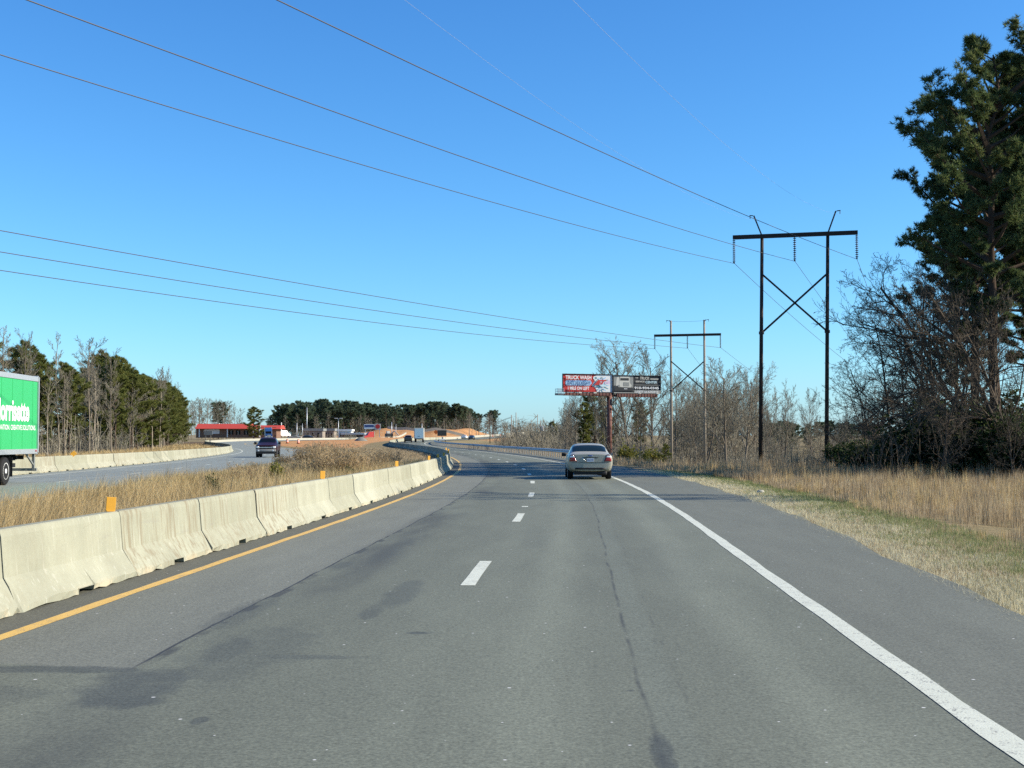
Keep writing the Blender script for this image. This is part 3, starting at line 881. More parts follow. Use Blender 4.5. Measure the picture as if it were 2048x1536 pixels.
SPREAD = [bare('bark_grey', 'twig', seed=51, H=16, r0=.25, start=.22, ratio=.50, upl=.04, dens=(18, 10, 8, 4), rmin=.013, ang=(.80, .60, .6, .65), thick=.6),
          bare('bark_grey', 'twig', seed=52, H=15, r0=.22, start=.16, ratio=.56, upl=.06, dens=(18, 10, 8, 4), rmin=.013, ang=(.72, .55, .55, .65), thick=.6),
          bare('bark_grey', 'twig', seed=53, H=14, r0=.19, start=.20, ratio=.46, upl=.04, dens=(14, 9, 8, 4), stems=2, rmin=.012, ang=(.75, .6, .6, .7))]
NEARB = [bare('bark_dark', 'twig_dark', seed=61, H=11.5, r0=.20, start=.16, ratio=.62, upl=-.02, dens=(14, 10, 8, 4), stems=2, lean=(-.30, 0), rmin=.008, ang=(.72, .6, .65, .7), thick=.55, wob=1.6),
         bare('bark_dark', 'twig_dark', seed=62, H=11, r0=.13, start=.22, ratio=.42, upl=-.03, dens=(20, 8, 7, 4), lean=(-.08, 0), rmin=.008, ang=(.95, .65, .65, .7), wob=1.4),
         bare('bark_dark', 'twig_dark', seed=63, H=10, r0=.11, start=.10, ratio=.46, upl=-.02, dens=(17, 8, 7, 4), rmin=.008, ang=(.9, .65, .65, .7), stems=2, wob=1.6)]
SAPL = [bare('bark_grey', 'twig', seed=71 + i, H=6, r0=.05, start=.12, ratio=.34, dens=(10, 5, 4), stems=2 + i % 2, rmin=.013) for i in range(4)]
PSH = lambda t: float(np.interp(t, [0, .1, .25, .4, .75, .92, 1], [.30, .45, .85, 1.0, .86, .55, .16]))
PSD = lambda az, t: .90 + .40 * math.sin(az * 2.0 + t * 19) * math.sin(t * 31)
PNEAR = [pine(seed=81, H=18, r0=.27, start=.33, wid=4.1, limbs=62, tuft_n=8200, shape=PSH, side=PSD, k=16, ln=.235, w=.036, mat=M['needle'], lumpy=.42),
         pine(seed=82, H=17, r0=.23, start=.38, wid=3.8, limbs=56, tuft_n=6600, shape=PSH, side=PSD, k=16, ln=.235, w=.036, mat=M['needle'], lumpy=.45)]
PMID = [pine(seed=91, H=15, r0=.20, start=.10, wid=3.1, limbs=60, tuft_n=3000, k=9, ln=.46, w=.075, mat=M['needle_olive'], lumpy=.35),
        pine(seed=92, H=16, r0=.20, start=.30, wid=2.9, limbs=50, tuft_n=2600, k=9, ln=.46, w=.075, mat=M['needle_olive'], lumpy=.40),
        pine(seed=93, H=14, r0=.18, start=.06, wid=3.3, limbs=60, tuft_n=3000, k=9, ln=.46, w=.075, mat=M['needle_olive'], lumpy=.32)]
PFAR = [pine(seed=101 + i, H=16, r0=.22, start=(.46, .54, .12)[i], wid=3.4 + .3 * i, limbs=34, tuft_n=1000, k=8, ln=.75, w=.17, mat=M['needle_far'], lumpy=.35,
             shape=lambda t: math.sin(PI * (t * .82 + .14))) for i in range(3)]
rt = random.Random(77); PROTO = {}
def plant(kind, variant, x, y, top_z, label, cat='tree', group=None, rz=None, sx=1.0, lo=1.5):
    """a tree at (x, y) whose top reaches the height top_z; parts share their meshes with others of the variant"""
    parts_, H = variant
    z = gz(x, y) - .05; s = max(top_z - z, lo) / (H * 1.02)
    r = thing(kind, label, cat, (x, y, z), rt.uniform(0, 6.28) if rz is None else rz, group)
    r.scale = (s * sx, s * sx, s)
    for nm, me in parts_: link(nm, me, r)
    return r

# --- the dark group of pines and bare trees on the right
def at_right(kind, var, p, Y, top, label, group=None, rz=None, sx=1.0, cat='tree'): return plant(kind, var, px(p, Y), Y, pz(top, Y), label, cat, group, rz, sx)
at_right('pine_tree', PNEAR[0], 1990, 64, 26, 'tallest dark pine at the right edge, its crown nearly reaching the top of the picture', rz=.6, sx=.96)
at_right('pine_tree', PNEAR[1], 2062, 69, 70, 'dark pine at the right edge just behind the tallest pine', rz=2.2, sx=1.05)
at_right('pine_tree', PNEAR[0], 1950, 72, 215, 'dark pine just left of and behind the tallest pine', rz=3.1, sx=.9)
at_right('pine_tree', PNEAR[1], 1915, 77, 420, 'smaller dark pine left of the tallest pine, behind bare branches', rz=4.0, sx=.8)
for (p, Y, top, v) in [(2135, 66, 40, 0), (2160, 78, 80, 1), (2060, 84, 190, 0), (2090, 93, 170, 1)]:
    at_right('pine_tree', PNEAR[v], p, Y, top, 'dark pine standing deep in the wood on the right', 'pines deep in the wood on the right')
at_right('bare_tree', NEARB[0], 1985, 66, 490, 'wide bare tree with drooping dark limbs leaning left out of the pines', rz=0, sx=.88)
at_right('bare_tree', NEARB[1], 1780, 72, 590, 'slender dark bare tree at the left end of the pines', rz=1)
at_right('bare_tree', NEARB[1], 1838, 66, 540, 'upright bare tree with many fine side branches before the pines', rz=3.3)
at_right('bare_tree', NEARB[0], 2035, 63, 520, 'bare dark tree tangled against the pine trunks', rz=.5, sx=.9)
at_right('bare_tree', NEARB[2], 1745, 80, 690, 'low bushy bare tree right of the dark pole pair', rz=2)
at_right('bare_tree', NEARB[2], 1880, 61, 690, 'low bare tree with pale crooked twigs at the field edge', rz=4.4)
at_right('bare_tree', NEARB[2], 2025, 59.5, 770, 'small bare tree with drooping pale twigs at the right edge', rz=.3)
for (p, Y, top) in [(1735, 104, 745), (1810, 92, 650), (1900, 86, 600)]:
    at_right('bare_tree', NEARB[rt.randrange(3)], p, Y, top, 'dark bare tree inside the wood on the right', 'bare trees inside the wood on the right')
# two thin trees just beyond the right edge whose shadows cross the road
for (x, Y, h) in [(17.5, 38.0, 10.5), (18.6, 40.3, 11.5)]:
    plant('bare_tree', FOREST[3], x, Y, h, 'thin bare tree beyond the field, throwing a narrow shadow over the road', group='thin trees beyond the field')

# --- leafy shrubs
def shrub_mesh(seed, n, rx_, ry_, rz_, leaf, mat, stems=9, asp=.5):
    rng = np.random.default_rng(seed); r = random.Random(seed); S = MB()
    for i in range(stems):
        a = r.uniform(0, 6.28); q = r.uniform(.3, .95)
        e = Vector((math.cos(a) * rx_ * q, math.sin(a) * ry_ * q, rz_ * r.uniform(.9, 1.7)))
        S.tube([Vector((0, 0, -.1)), e * .5 + Vector((0, 0, .15)), e], [.03, .02, .008], 3, cap=False)
    c = rng.normal(0, 1, (n, 3)); c /= np.linalg.norm(c, axis=1, keepdims=True); c *= rng.random((n, 1)) ** .33
    lump = .72 + .28 * np.sin(c[:, :1] * 5 + seed) * np.sin(c[:, 1:2] * 4 + 2) + .15 * rng.normal(0, 1, (n, 1))
    c *= lump; o = c.copy(); c = c * np.array([rx_, ry_, rz_]) + np.array([0, 0, rz_ * .92])
    me = needle_mesh(c, o, 4 if asp > .3 else 7, leaf, leaf * asp * 1.3, seed, .3, 'foliage'); me.materials.append(mat)
    return [('stems', as_mesh(S, 'stems', M['twig_dark'])), ('foliage', me)], rz_ * 1.9
SH_DARK = [shrub_mesh(5, 1500, 1.6, 1.4, 1.2, .16, M['broadleaf']), shrub_mesh(6, 1300, 1.2, 1.2, 1.5, .15, M['broadleaf'])]
SH_YEL = [shrub_mesh(7, 700, 1.0, 1.0, 1.1, .15, M['yellow_leaf'])]
def dry_clump(seed, n, rad, h, mat):
    """rank weeds gone dry: long stalks leaning out, feathery seed heads at the tips"""
    rng = np.random.default_rng(seed)
    a = rng.uniform(0, 6.28, n); q = rad * rng.random(n) ** .7; lean = rng.normal(.28, .16, n)
    b = np.stack([np.cos(a) * q * .7, np.sin(a) * q * .7, np.zeros(n) - .05], -1)
    L = h * rng.uniform(.45, 1.05, n)[:, None]
    d = np.stack([np.cos(a) * lean, np.sin(a) * lean, np.ones(n)], -1) + rng.normal(0, .12, (n, 3)); d /= np.linalg.norm(d, axis=1, keepdims=True)
    tip = b + d * L; s = np.stack([np.cos(a * 3), np.sin(a * 3), np.zeros(n)], -1) * .016
    P = np.stack([b - s, b + s, tip], 1)
    st = np_mesh('stalks', P.reshape(-1, 3), [np.arange(n)[:, None] * 3 + np.array([[0, 1, 2]])]); st.materials.append(M['sedge'])
    m = n * 3; i = rng.integers(0, n, m); c = b[i] + d[i] * L[i] * rng.uniform(.45, 1.0, (m, 1)) + rng.normal(0, .05, (m, 3))
    hd = needle_mesh(c, d[i] * .6, 3, .17, .045, seed, .5, 'seed_heads'); hd.materials.append(mat)
    return [('stalks', st), ('seed_heads', hd)], h
SH_BRN = [dry_clump(8, 420, 1.6, 1.9, M['brown_leaf']), dry_clump(9, 340, 1.2, 1.8, M['weed'])]
for (p, Y, top, k, w) in [(1750, 74, 872, 0, 1.5), (1805, 66, 830, 1, 1.3), (1850, 66, 855, 0, 1.3), (1900, 65, 820, 1, 1.3), (1950, 63, 850, 0, 1.2), (2010, 62, 810, 1, 1.3), (2050, 61, 850, 0, 1.2), (1690, 90, 880, 0, 1.3), (1880, 70, 780, 1, 1.6), (1985, 66, 770, 1, 1.6)]:
    at_right('evergreen_shrub', SH_DARK[k], p, Y, top, 'dark evergreen shrub under the pines on the right', 'dark shrubs under the pines', None, w, 'shrub')
for (p, Y, top, w) in [(1300, 118, 892, 1.2), (1252, 122, 884, 1.0)]:
    at_right('yellow_shrub', SH_YEL[0], p, Y, top, 'yellow green shrub beside the pale pole pair' if p > 1280 else 'yellow green shrub just right of the silver sedan', None, None, w, 'shrub')
at_right('young_pine', PMID[2], 1330, 112, 884, 'small dark green young pine beside the pale pole', sx=.9)
at_right('young_pine', PMID[0], 1292, 116, 902, 'tiny green young pine left of the pale pole', sx=1.0)
# median bushes
def med(var, p, Y, top, label, w, kind='brown_bush', g=None): return plant(kind, var, px(p, Y), Y, pz(top, Y), label, 'bush', g, None, w, .4)
med(SH_BRN[0], 690, 57, 888, 'big brown bush in the median, tallest of the clump', .9)
med(SH_BRN[0], 742, 59, 897, 'brown bush at the right end of the median clump', .8)
med(SH_BRN[0], 652, 57, 905, 'low brown bush at the left end of the median clump', 1.1)
med(SH_DARK[1], 702, 54, 929, 'low dark green shrub behind the barrier under the brown bushes', .9, 'green_shrub')
med(SH_DARK[1], 732, 57, 931, 'small dark green shrub right behind the barrier', 1.0, 'green_shrub')
med(SH_BRN[1], 610, 58, 918, 'grey weedy bush in the median below the oncoming road', 1.3)
med(SH_BRN[0], 500, 46, 922, 'reddish brown weed clump in the median grass', .8, 'brown_bush')
med(SH_YEL[0], 552, 50, 918, 'green weed clump in the median in front of the pickup', .7, 'green_shrub')
med(SH_DARK[1], 425, 36, 945, 'small dark weed in the median grass', .7, 'green_shrub')
for (p, Y, top, k) in [(660, 92, 884, 0), (615, 96, 890, 1), (770, 90, 897, 1), (640, 120, 882, 0), (570, 88, 906, 1)]:
    med(SH_BRN[k], p, Y, top, 'dry brown bush further back in the median', 1.2, 'brown_bush', 'dry bushes further back in the median')

# --- undergrowth: brush too tangled to count
def brush_variant(seed, H, stems):
    rng = random.Random(seed); G = MB()
    for s in range(stems):
        p = Vector((rng.gauss(0, .5), rng.gauss(0, .5), -.1)); d = Vector((rng.gauss(0, .25), rng.gauss(0, .25), 1)).normalized(); L = H * rng.uniform(.5, 1)
        pts = [p]
        for i in range(3): d = (d + Vector((rng.gauss(0, .15), rng.gauss(0, .15), .05))).normalized(); p = p + d * L / 3; pts.append(p)
        G.tube(pts, [.020, .016, .012, .008], 3, cap=False)
        for j in range(6):
            t = rng.uniform(.2, .95) * 3; i = min(int(t), 2); q = pts[i].lerp(pts[i + 1], t - i)
            e = q + Vector((rng.gauss(0, .30), rng.gauss(0, .30), rng.uniform(.1, .5))) * L * .4
            G.tube([q, q.lerp(e, .5) + Vector((0, 0, .05)), e], [.011, .009, .006], 3, cap=False)
    return G.quads()
BRUSH = [brush_variant(200 + i, 2.6, 7) for i in range(4)]
def undergrowth(name, pts, mat, thick=1.0, seed=0):
    """many brush clumps joined: pts = (x, y, scale)"""
    rng = np.random.default_rng(seed); Vs, Fs, b = [], [], 0
    P = np.array(pts); Z = Hgt(P[:, 0], P[:, 1])
    for (x, y, s), z in zip(pts, Z):
        V, F = BRUSH[rng.integers(4)]; a = rng.uniform(0, 6.28); c, sn = math.cos(a), math.sin(a)
        W = np.stack([(V[:, 0] * c - V[:, 1] * sn) * s * thick + x, (V[:, 0] * sn + V[:, 1] * c) * s * thick + y, V[:, 2] * s * rng.uniform(.7, 1.2) + z], -1)
        Vs.append(W); Fs.append(F + b); b += len(V)
    return tag(link(name, np_mesh(name, np.concatenate(Vs), [np.concatenate(Fs)]), None, mat), kind='stuff')
ru = random.Random(5)
def left_edge(y): return float(np.interp(y, [90, 130, 180, 250, 330, 360], [-44, -47.5, -53, -64, -80, -92]))
pts = []
for i in range(230):
    y = 115 + 225 * ru.random() ** 1.1; x = left_edge(y) - ru.random() ** 1.5 * 22; pts.append((x, y, ru.uniform(.7, 2.3)))
undergrowth('undergrowth', pts, M['twig'], 1.2, 1)
pts = []
for i in range(190):
    y = 60 + 52 * ru.random(); x = px(1735 + 420 * ru.random(), y); pts.append((x, y, ru.uniform(.5, 1.25)))
for i in range(60):
    y = 85 + 40 * ru.random(); x = px(1600 + 160 * ru.random(), y); pts.append((x, y, ru.uniform(.4, .8)))
undergrowth('undergrowth', pts, M['twig_dark'], 1.0, 2)
pts = []
for i in range(190):
    y = 170 + 90 * ru.random(); x = px(1120 + 480 * ru.random(), y); pts.append((x, y, ru.uniform(.9, 2.2)))
for i in range(170):
    y = 255 + 130 * ru.random(); x = px(1010 + 230 * ru.random(), y)
    if x > float(Cx(y)) + 14: pts.append((x, y, ru.uniform(1.6, 3.4)))
for i in range(140):
    y = 135 + 50 * ru.random(); x = px(1430 + 270 * ru.random(), y); pts.append((x, y, ru.uniform(.5, 1.0)))
undergrowth('undergrowth', pts, M['twig'], 1.15, 3)

# --- the wood across the oncoming road (left)
TOPL = lambda p: float(np.interp(p, [-250, 0, 40, 70, 110, 140, 170, 200, 215, 250, 270, 300, 330, 352, 375, 390, 400], [600, 655, 668, 672, 705, 705, 690, 690, 688, 715, 728, 748, 752, 772, 792, 806, 860]))
n_p = 0
for i in range(64):
    for _ in range(60):
        y = 135 + 200 * rt.random(); x = left_edge(y) - .5 - 15 * rt.random() ** 2.2; p = 1024 + FPX * x / y
        zone = p < 95 or 195 < p < 386 or (p < 386 and rt.random() < .15)
        if -120 < p and zone: break
    v = rt.randrange(3)
    plant('pine_tree', PMID[v], x, y, max(pz(TOPL(p) + abs(rt.gauss(0, 18)), y), 5), 'olive green pine in the wood across the oncoming road', 'tree', 'pines in the wood across the oncoming road', None, rt.uniform(.9, 1.3))
for i in range(66):
    for _ in range(60):
        y = 125 + 205 * rt.random(); x = left_edge(y) - 1 - 16 * rt.random(); p = 1024 + FPX * x / y
        if -150 < p < 238 or (p < 392 and rt.random() < .08): break
    front = rt.random() < .5 and p < 260
    if front: x = left_edge(y) + 1.0 - 2.5 * rt.random()
    plant('bare_tree', FOREST[rt.randrange(4)], x, y, max(pz(TOPL(p) + (32 if p < 235 else 48) + abs(rt.gauss(0, 45 if front else 20)), y), 4), 'bare grey trunked tree in the wood across the oncoming road', 'tree', 'bare trees in the wood across the oncoming road', None, rt.uniform(.8, 1.1))
plant('bare_tree', FOREST[0], px(8, 150), 150, pz(640, 150), 'tall bare tree at the left picture edge above the green trailer', rz=1)
plant('bare_tree', FOREST[3], px(172, 205), 205, pz(668, 205), 'tall bare tree rising above the middle of the left wood', rz=2)
plant('bare_tree', SPREAD[2], px(368, 330), 330, pz(737, 330), 'lone bare tree standing above the right end of the left wood', rz=0, sx=.8)

# --- the band of trees behind the red roofed shop and the distant pines
TOPF = lambda p: float(np.interp(p, [375, 400, 440, 476, 484, 500, 525, 545, 560, 600, 650, 700, 760, 800, 850, 900, 930, 942, 950, 985, 1003, 1030], [800, 792, 796, 798, 850, 838, 812, 800, 800, 800, 797, 800, 806, 806, 802, 802, 806, 818, 822, 818, 830, 848]))
for i in range(30):
    p = 372 + 108 * rt.random(); Y = 480 + 80 * rt.random()
    plant('bare_tree', FOREST[rt.randrange(4)], px(p, Y), Y, pz(TOPF(p) + abs(rt.gauss(0, 6)), Y), 'bare tree in the row behind the red roofed shop', 'tree', 'bare trees behind the red roofed shop', None, 1.1)
plant('pine_tree', PMID[0], px(508, 425), 425, pz(810, 425), 'single rounded pine standing before the red roof', rz=1, sx=1.5)
plant('pine_tree', PFAR[0], px(437, 500), 500, pz(800, 500), 'dark pine among the bare trees behind the shop', rz=1, sx=1.2)
for i in range(74):
    p = 556 + 388 * (i + rt.random()) / 74; Y = 655 + 90 * rt.random() ** 1.5
    plant('pine_tree', PFAR[rt.randrange(3)], px(p, Y), Y, pz(TOPF(p) - 4 + abs(rt.gauss(0, 11)), Y), 'tall dark pine in the distant row above the embankment', 'tree', 'pines in the distant row', None, rt.uniform(.9, 1.3))
for i in range(60):
    p = 540 + 415 * (i + rt.random()) / 60; Y = 750 + 40 * rt.random()
    plant('pine_tree', PFAR[2], px(p, Y), Y, pz(TOPF(p) + 14 + abs(rt.gauss(0, 9)), Y), 'dark pine in the second row behind the distant pines', 'tree', 'pines in the second distant row', None, rt.uniform(1.2, 1.6))
for i in range(34):
    p = 530 + 420 * rt.random(); Y = 640 + 20 * rt.random()
    plant('bare_tree', FOREST[rt.randrange(4)], px(p, Y), Y, pz(TOPF(p) + 25 + abs(rt.gauss(0, 12)), Y), 'small bare tree in front of the distant pine row', 'tree', 'bare trees before the distant pines', None, 1.3)
for (p, top) in [(955, 824), (985, 817)]:
    plant('pine_tree', PFAR[1], px(p, 700), 700, pz(top, 700), 'round topped pine right of the distant pine row' if p < 970 else 'small pine behind the bare trees at the far end of the road', sx=1.3)
for i in range(40):
    p = 935 + 105 * rt.random(); Y = 560 + 90 * rt.random()
    if px(p, Y) < float(Cx(Y)) + 9 and p > 985: Y = 700
    plant('bare_tree', FOREST[rt.randrange(4)], px(p, Y), Y, pz(TOPF(p) + 4 + abs(rt.gauss(0, 9)), Y), 'greyish bare tree at the far end of the road', 'tree', 'bare trees at the far end of the road', None, 1.4)

# --- right of the bend: bare trees round the billboard
for (p, Y, top, v, lab, sx) in [(1258, 222, 676, 0, 'largest bare tree, its pale crown rising behind the middle of the billboard', 1.15), (1214, 228, 705, 1, 'bare tree rising behind the left billboard panel', .9),
        (1306, 216, 690, 1, 'bare tree rising behind the right billboard panel', 1.0), (1452, 150, 712, 1, 'big bare tree with a fan shaped crown left of the dark pole pair', 1.15),
        (1488, 158, 722, 0, 'bare tree close to the left dark pole', 1.0), (1408, 172, 740, 2, 'forked bare tree behind the pale pole pair', 1.0), (1352, 190, 735, 0, 'bare tree right of the billboard behind the pale pole', .8),
        (1566, 168, 764, 2, 'thin bare tree between the two dark poles, the taller one', .7), (1622, 180, 774, 1, 'thin bare tree between the two dark poles, beside the right pole', .7),
        (1128, 250, 790, 2, 'thin bare tree under the left end of the billboard', .7), (1150, 246, 778, 0, 'bare tree under the left billboard panel', .7), (1520, 175, 775, 2, 'bare tree just right of the left dark pole', .7), (1668, 190, 800, 2, 'low bare tree right of the dark pole pair', .8)]:
    plant('bare_tree', SPREAD[v], px(p, Y), Y, pz(top, Y), lab, 'tree', None, None, sx)
for i in range(46):
    p = 1110 + 300 * rt.random(); Y = 200 + 60 * rt.random()
    plant('bare_tree', FOREST[rt.randrange(4)], px(p, Y), Y, pz(790 + abs(rt.gauss(0, 30)), Y), 'slim bare tree in the thicket below the billboard', 'tree', 'slim trees below the billboard', None, 1.0)
for i in range(22):
    p = 1335 + 190 * rt.random(); Y = 180 + 60 * rt.random()
    plant('bare_tree', SPREAD[rt.randrange(3)], px(p, Y), Y, pz(752 + abs(rt.gauss(0, 28)), Y), 'bare tree in the wood behind the pale pole pair', 'tree', 'bare trees behind the pale poles', None, .8)
for i in range(40):
    p = 1330 + 390 * rt.random(); Y = 150 + 90 * rt.random()
    plant('sapling', SAPL[rt.randrange(4)], px(p, Y), Y, pz(845 + abs(rt.gauss(0, 22)), Y), 'bare sapling in the thicket behind the pole pairs', 'sapling', 'saplings behind the pole pairs', None, 1.2)
for i in range(60):
    p = 1000 + 170 * rt.random(); Y = 290 + 130 * rt.random()
    if px(p, Y) < float(Cx(Y)) + 15: continue
    plant('sapling', SAPL[rt.randrange(4)], px(p, Y), Y, pz(852 + abs(rt.gauss(0, 12)), Y), 'bare sapling in the brown thicket outside the bend', 'sapling', 'saplings outside the bend', None, 1.3)
for (p, Y, top, sx) in [(1168, 235, 800, .9), (1190, 238, 770, 1.1), (1215, 240, 810, 1.0), (1105, 330, 840, 1.2), (1280, 245, 800, .9)]:
    plant('pine_tree', PMID[rt.randrange(3)], px(p, Y), Y, pz(top, Y), 'dull green pine mixed in with bare trees behind the billboard post', 'tree', 'pines behind the billboard post', None, sx)
for i in range(30):
    p = 1340 + 420 * rt.random(); Y = 300 + 90 * rt.random()
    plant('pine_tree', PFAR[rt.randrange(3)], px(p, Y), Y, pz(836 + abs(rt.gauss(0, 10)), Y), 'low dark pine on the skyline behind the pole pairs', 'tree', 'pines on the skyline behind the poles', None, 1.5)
pts = [(px(600 + 110 * ru.random(), Y), Y, ru.uniform(.7, 1.4)) for Y in [470 + 25 * ru.random() for i in range(26)]]
undergrowth('undergrowth', pts, M['twig'], 1.6, 6)
pts = [(px(545 + 400 * ru.random(), Y), Y, ru.uniform(1.6, 3.4)) for Y in [640 + 110 * ru.random() for i in range(110)]]
undergrowth('undergrowth', pts, M['twig'], 1.6, 5)
# a far wood closing the horizon
pts = []
for i in range(150):
    a = ru.uniform(-.75, .75); y = ru.uniform(800, 950); pts.append((math.tan(a) * y, y, ru.uniform(3.0, 5.0)))
undergrowth('far_wood', pts, M['twig'], 5.0, 4)
# ------------------------------------------------------------------ power line structures
M['creosote'] = plain('creosote_wood', (.040, .029, .023), .8, 0, .25, .3, 3.0)
M['old_wood'] = plain('weathered_wood', (.26, .225, .18), .9, 0, .15, .25, 3.0)
M['insulator'] = plain('insulator_glaze', (.075, .060, .055), .35, 0, .5, .1)
M['steel_dark'] = plain('dark_steel', (.060, .045, .040), .6, .4, .4, .2)
M['wire'] = plain('aluminium_wire', (.085, .085, .09), .55, .6, .4, 0)
def string(z0, z1, nd, r=.12):
    prof = [(.018, z0)]
    st = (z0 - z1) / nd
    for i in range(nd):
        z = z0 - st * (i + .15); prof += [(.02, z), (.05, z - st * .12), (r, z - st * .40), (r * .95, z - st * .52), (.03, z - st * .60)]
    return MB().lathe(prof + [(.018, z1)], n=10)
def h_frame(name, label, cx, cy, zg, rot, half, sp, z_arm, z_top, z_ins, z_b0, z_b1, mat, horns, r0, r1, leanx=0.0):
    """two poles, a crossarm, X braces, three insulator strings; local X along the crossarm"""
    t = thing(name, label, 'power pole', (cx, cy, zg), rot)
    H = lambda z: z - zg
    for s in (-1, 1):
        m = MB().tube([(s * sp - leanx, 0, -.5), (s * sp - leanx * .5, 0, H(z_top) * .5), (s * sp, 0, H(z_top))], [r0, (r0 + r1) / 2, r1], 12)
        o = m.build('pole', mat, t, True)
        MB().lathe([(r0 * 1.25, H(z_b1) - .10), (r0 * 1.25, H(z_b1) + .10)], (s * sp - leanx * .4, 0, 0), 12).build('band', M['steel_dark'], o)
    MB().box((0, -r1 - .09, H(z_arm)), (2 * half, .16, .30)).build('crossarm', M['creosote'], t, bevel=.015)
    for s in (-1, 1):
        MB().bar((-s * sp, -.03 - .14 * s, H(z_b0)), (s * sp - leanx * .4, -.03 - .14 * s, H(z_b1)), .10, .13).build('brace', M['creosote'], t)
    for x in (-half + .08, 0, half - .08):
        o = string(H(z_arm) - .16, H(z_ins), 11).build('insulator', M['insulator'], t, True); o.location = (x, -r1 - .09, 0)
        MB().box((0, 0, H(z_ins) - .05), (.10, .34, .09)).build('clamp', M['steel_dark'], o, bevel=.01)
    for (x0, z0, x1, z1) in horns:
        o = MB().bar((x0, -.05, H(z0)), (x1, -.05, H(z1)), .07, .10).build('horn', M['steel_dark'], t)
        MB().bar((x1 - (.05 if x1 < 0 else -.05), -.05, H(z1)), (x1 + (.32 if x1 > 0 else -.30) * (1 if x1 > 0 else 1), -.05, H(z1) + .02), .06, .06).tube([(x1 + (.28 if x1 > 0 else -.26), -.05, H(z1)), (x1 + (.28 if x1 > 0 else -.26), -.05, H(z1) - .22)], .025, 5).build('bracket', M['steel_dark'], o)
    return t
ROT = -math.radians(15.7)
cxn, cyn = px(1592.5, 95), 95.0
sc95 = 95 / FPX
zt = pz(466, 95); nz = gz(cxn, cyn)
h_frame('power_pole_pair', 'tall dark wooden pole pair with crossarm and X braces at the field edge', cxn, cyn, nz, ROT, 4.33, 2.28, pz(469, 95), pz(464, 95), pz(519, 95), pz(546, 95), pz(664, 95), M['creosote'],
        [(-2.25, pz(470, 95), -2.85, pz(428, 95.5)), (2.25, pz(466, 94), 2.85, pz(421, 94.5))], .150, .115, .24)
cxf, cyf = px(1376, 165), 165.0; fz = gz(cxf, cyf)
ROT2 = -math.radians(15)
h_frame('power_pole_pair', 'pale weathered pole pair with dark crossarm in front of the billboard', cxf, cyf, fz, ROT2, 4.1, 2.04, pz(670, 165), pz(640, 165), pz(695, 165), pz(722, 165), pz(781, 165), M['old_wood'],
        [(-2.0, pz(642, 165), -2.3, pz(640, 165)), (2.0, pz(642, 165), 2.3, pz(640, 165))], .185, .12, .0)

def span(p0, p1, sag, r, label, n=40, mat='wire', group=None):
    """a hanging conductor; radius r"""
    p0, p1 = Vector(p0), Vector(p1)
    pts = []
    for i in range(n + 1):
        t = i / n; q = p0.lerp(p1, t); q.z -= 4 * sag * t * (1 - t); pts.append(q)
    o = MB().tube(pts, r, 5, cap=False).build('power_line_wire', M[mat], None, True)
    return tag(o, label, 'wire', group)
def at(p, q, Y): return Vector((px(p, Y), Y, pz(q, Y)))
def through(a, m, Lf, zoff=0.0):
    """parabola from attachment a through a measured mid point m out to Lf times as far; returns (end, sag)"""
    a, m = Vector(a), Vector(m); e = a + (m - a) * Lf; e.z = a.z + zoff
    t = 1 / Lf; zl = a.z + zoff * t
    return e, (zl - m.z) / (4 * t * (1 - t))
def loc(c, rot, x, z): return Vector((c[0] + x * math.cos(rot), c[1] + x * math.sin(rot), z))
NI = [loc((cxn, cyn), ROT, x, pz(519, 95) - .08) for x in (-4.25, 0, 4.25)]
FI = [loc((cxf, cyf), ROT2, x, pz(695, 165) - .08) for x in (-4.02, 0, 4.02)]
ends = [at(0, 105, 36.0), at(70, 0, 31.0), at(570, 0, 32.6)]
names = ['lower of the two wires crossing the upper left sky, ending at the dark pole pair', 'wire from the upper left corner to the middle insulator of the dark poles', 'steepest wire, from the top edge down to the right insulator of the dark poles']
for a, m, lb in zip(NI, ends, names):
    e, s = through(a, m, 2.6, 0.0); span(a, e, s, .0165, lb)
rends = [at(1690, 720, 131.7), at(1680, 615, 131), at(1762, 572, 128)]
for a, m, lb in zip(NI, rends, ['left', 'middle', 'right']):
    e, s = through(a, m, 6.0, -6.0); span(a, e, max(s, .5), .016, f'wire falling to the right from the {lb} insulator of the dark pole pair')
fends = [at(0, 540, 66.0), at(0, 503, 63.0), at(0, 460, 60.0)]
for a, m, lb in zip(FI, fends, ['lowest', 'middle', 'uppermost']):
    e, s = through(a, m, 2.2, 0.0); span(a, e, s, .021, f'{lb} of three low wires across the left sky to the pale poles')
for a, d, lb in zip(FI, [(1345, 722), (1412, 742), (1540, 770)], ['left', 'middle', 'right']):
    m = at(d[0], d[1], 200 if lb != 'right' else 240); e, s = through(a, m, 4.0, -4.0); span(a, e, max(s, .3), .018, f'thin wire running back from the {lb} insulator of the pale poles')
for i, (x, z, m, lb) in enumerate([(-3.05, pz(430, 95.5), at(820, 0, 32.5), 'faint static wire from the left horn of the dark pole pair'), (3.05, pz(423, 94.5), at(1165, 8, 30.5), 'faint static wire from the right horn of the dark pole pair')]):
    a = loc((cxn, cyn), ROT, x, z - .2); e, s = through(a, m, 2.6, 0.0); span(a, e, s, .0032, lb, mat='galv')
a, b = loc((cxf, cyf), ROT2, -2.3, pz(641, 165)), loc((cxf, cyf), ROT2, 2.3, pz(641, 165))
span(a, b, .1, .012, 'short static wire between the tops of the pale poles')

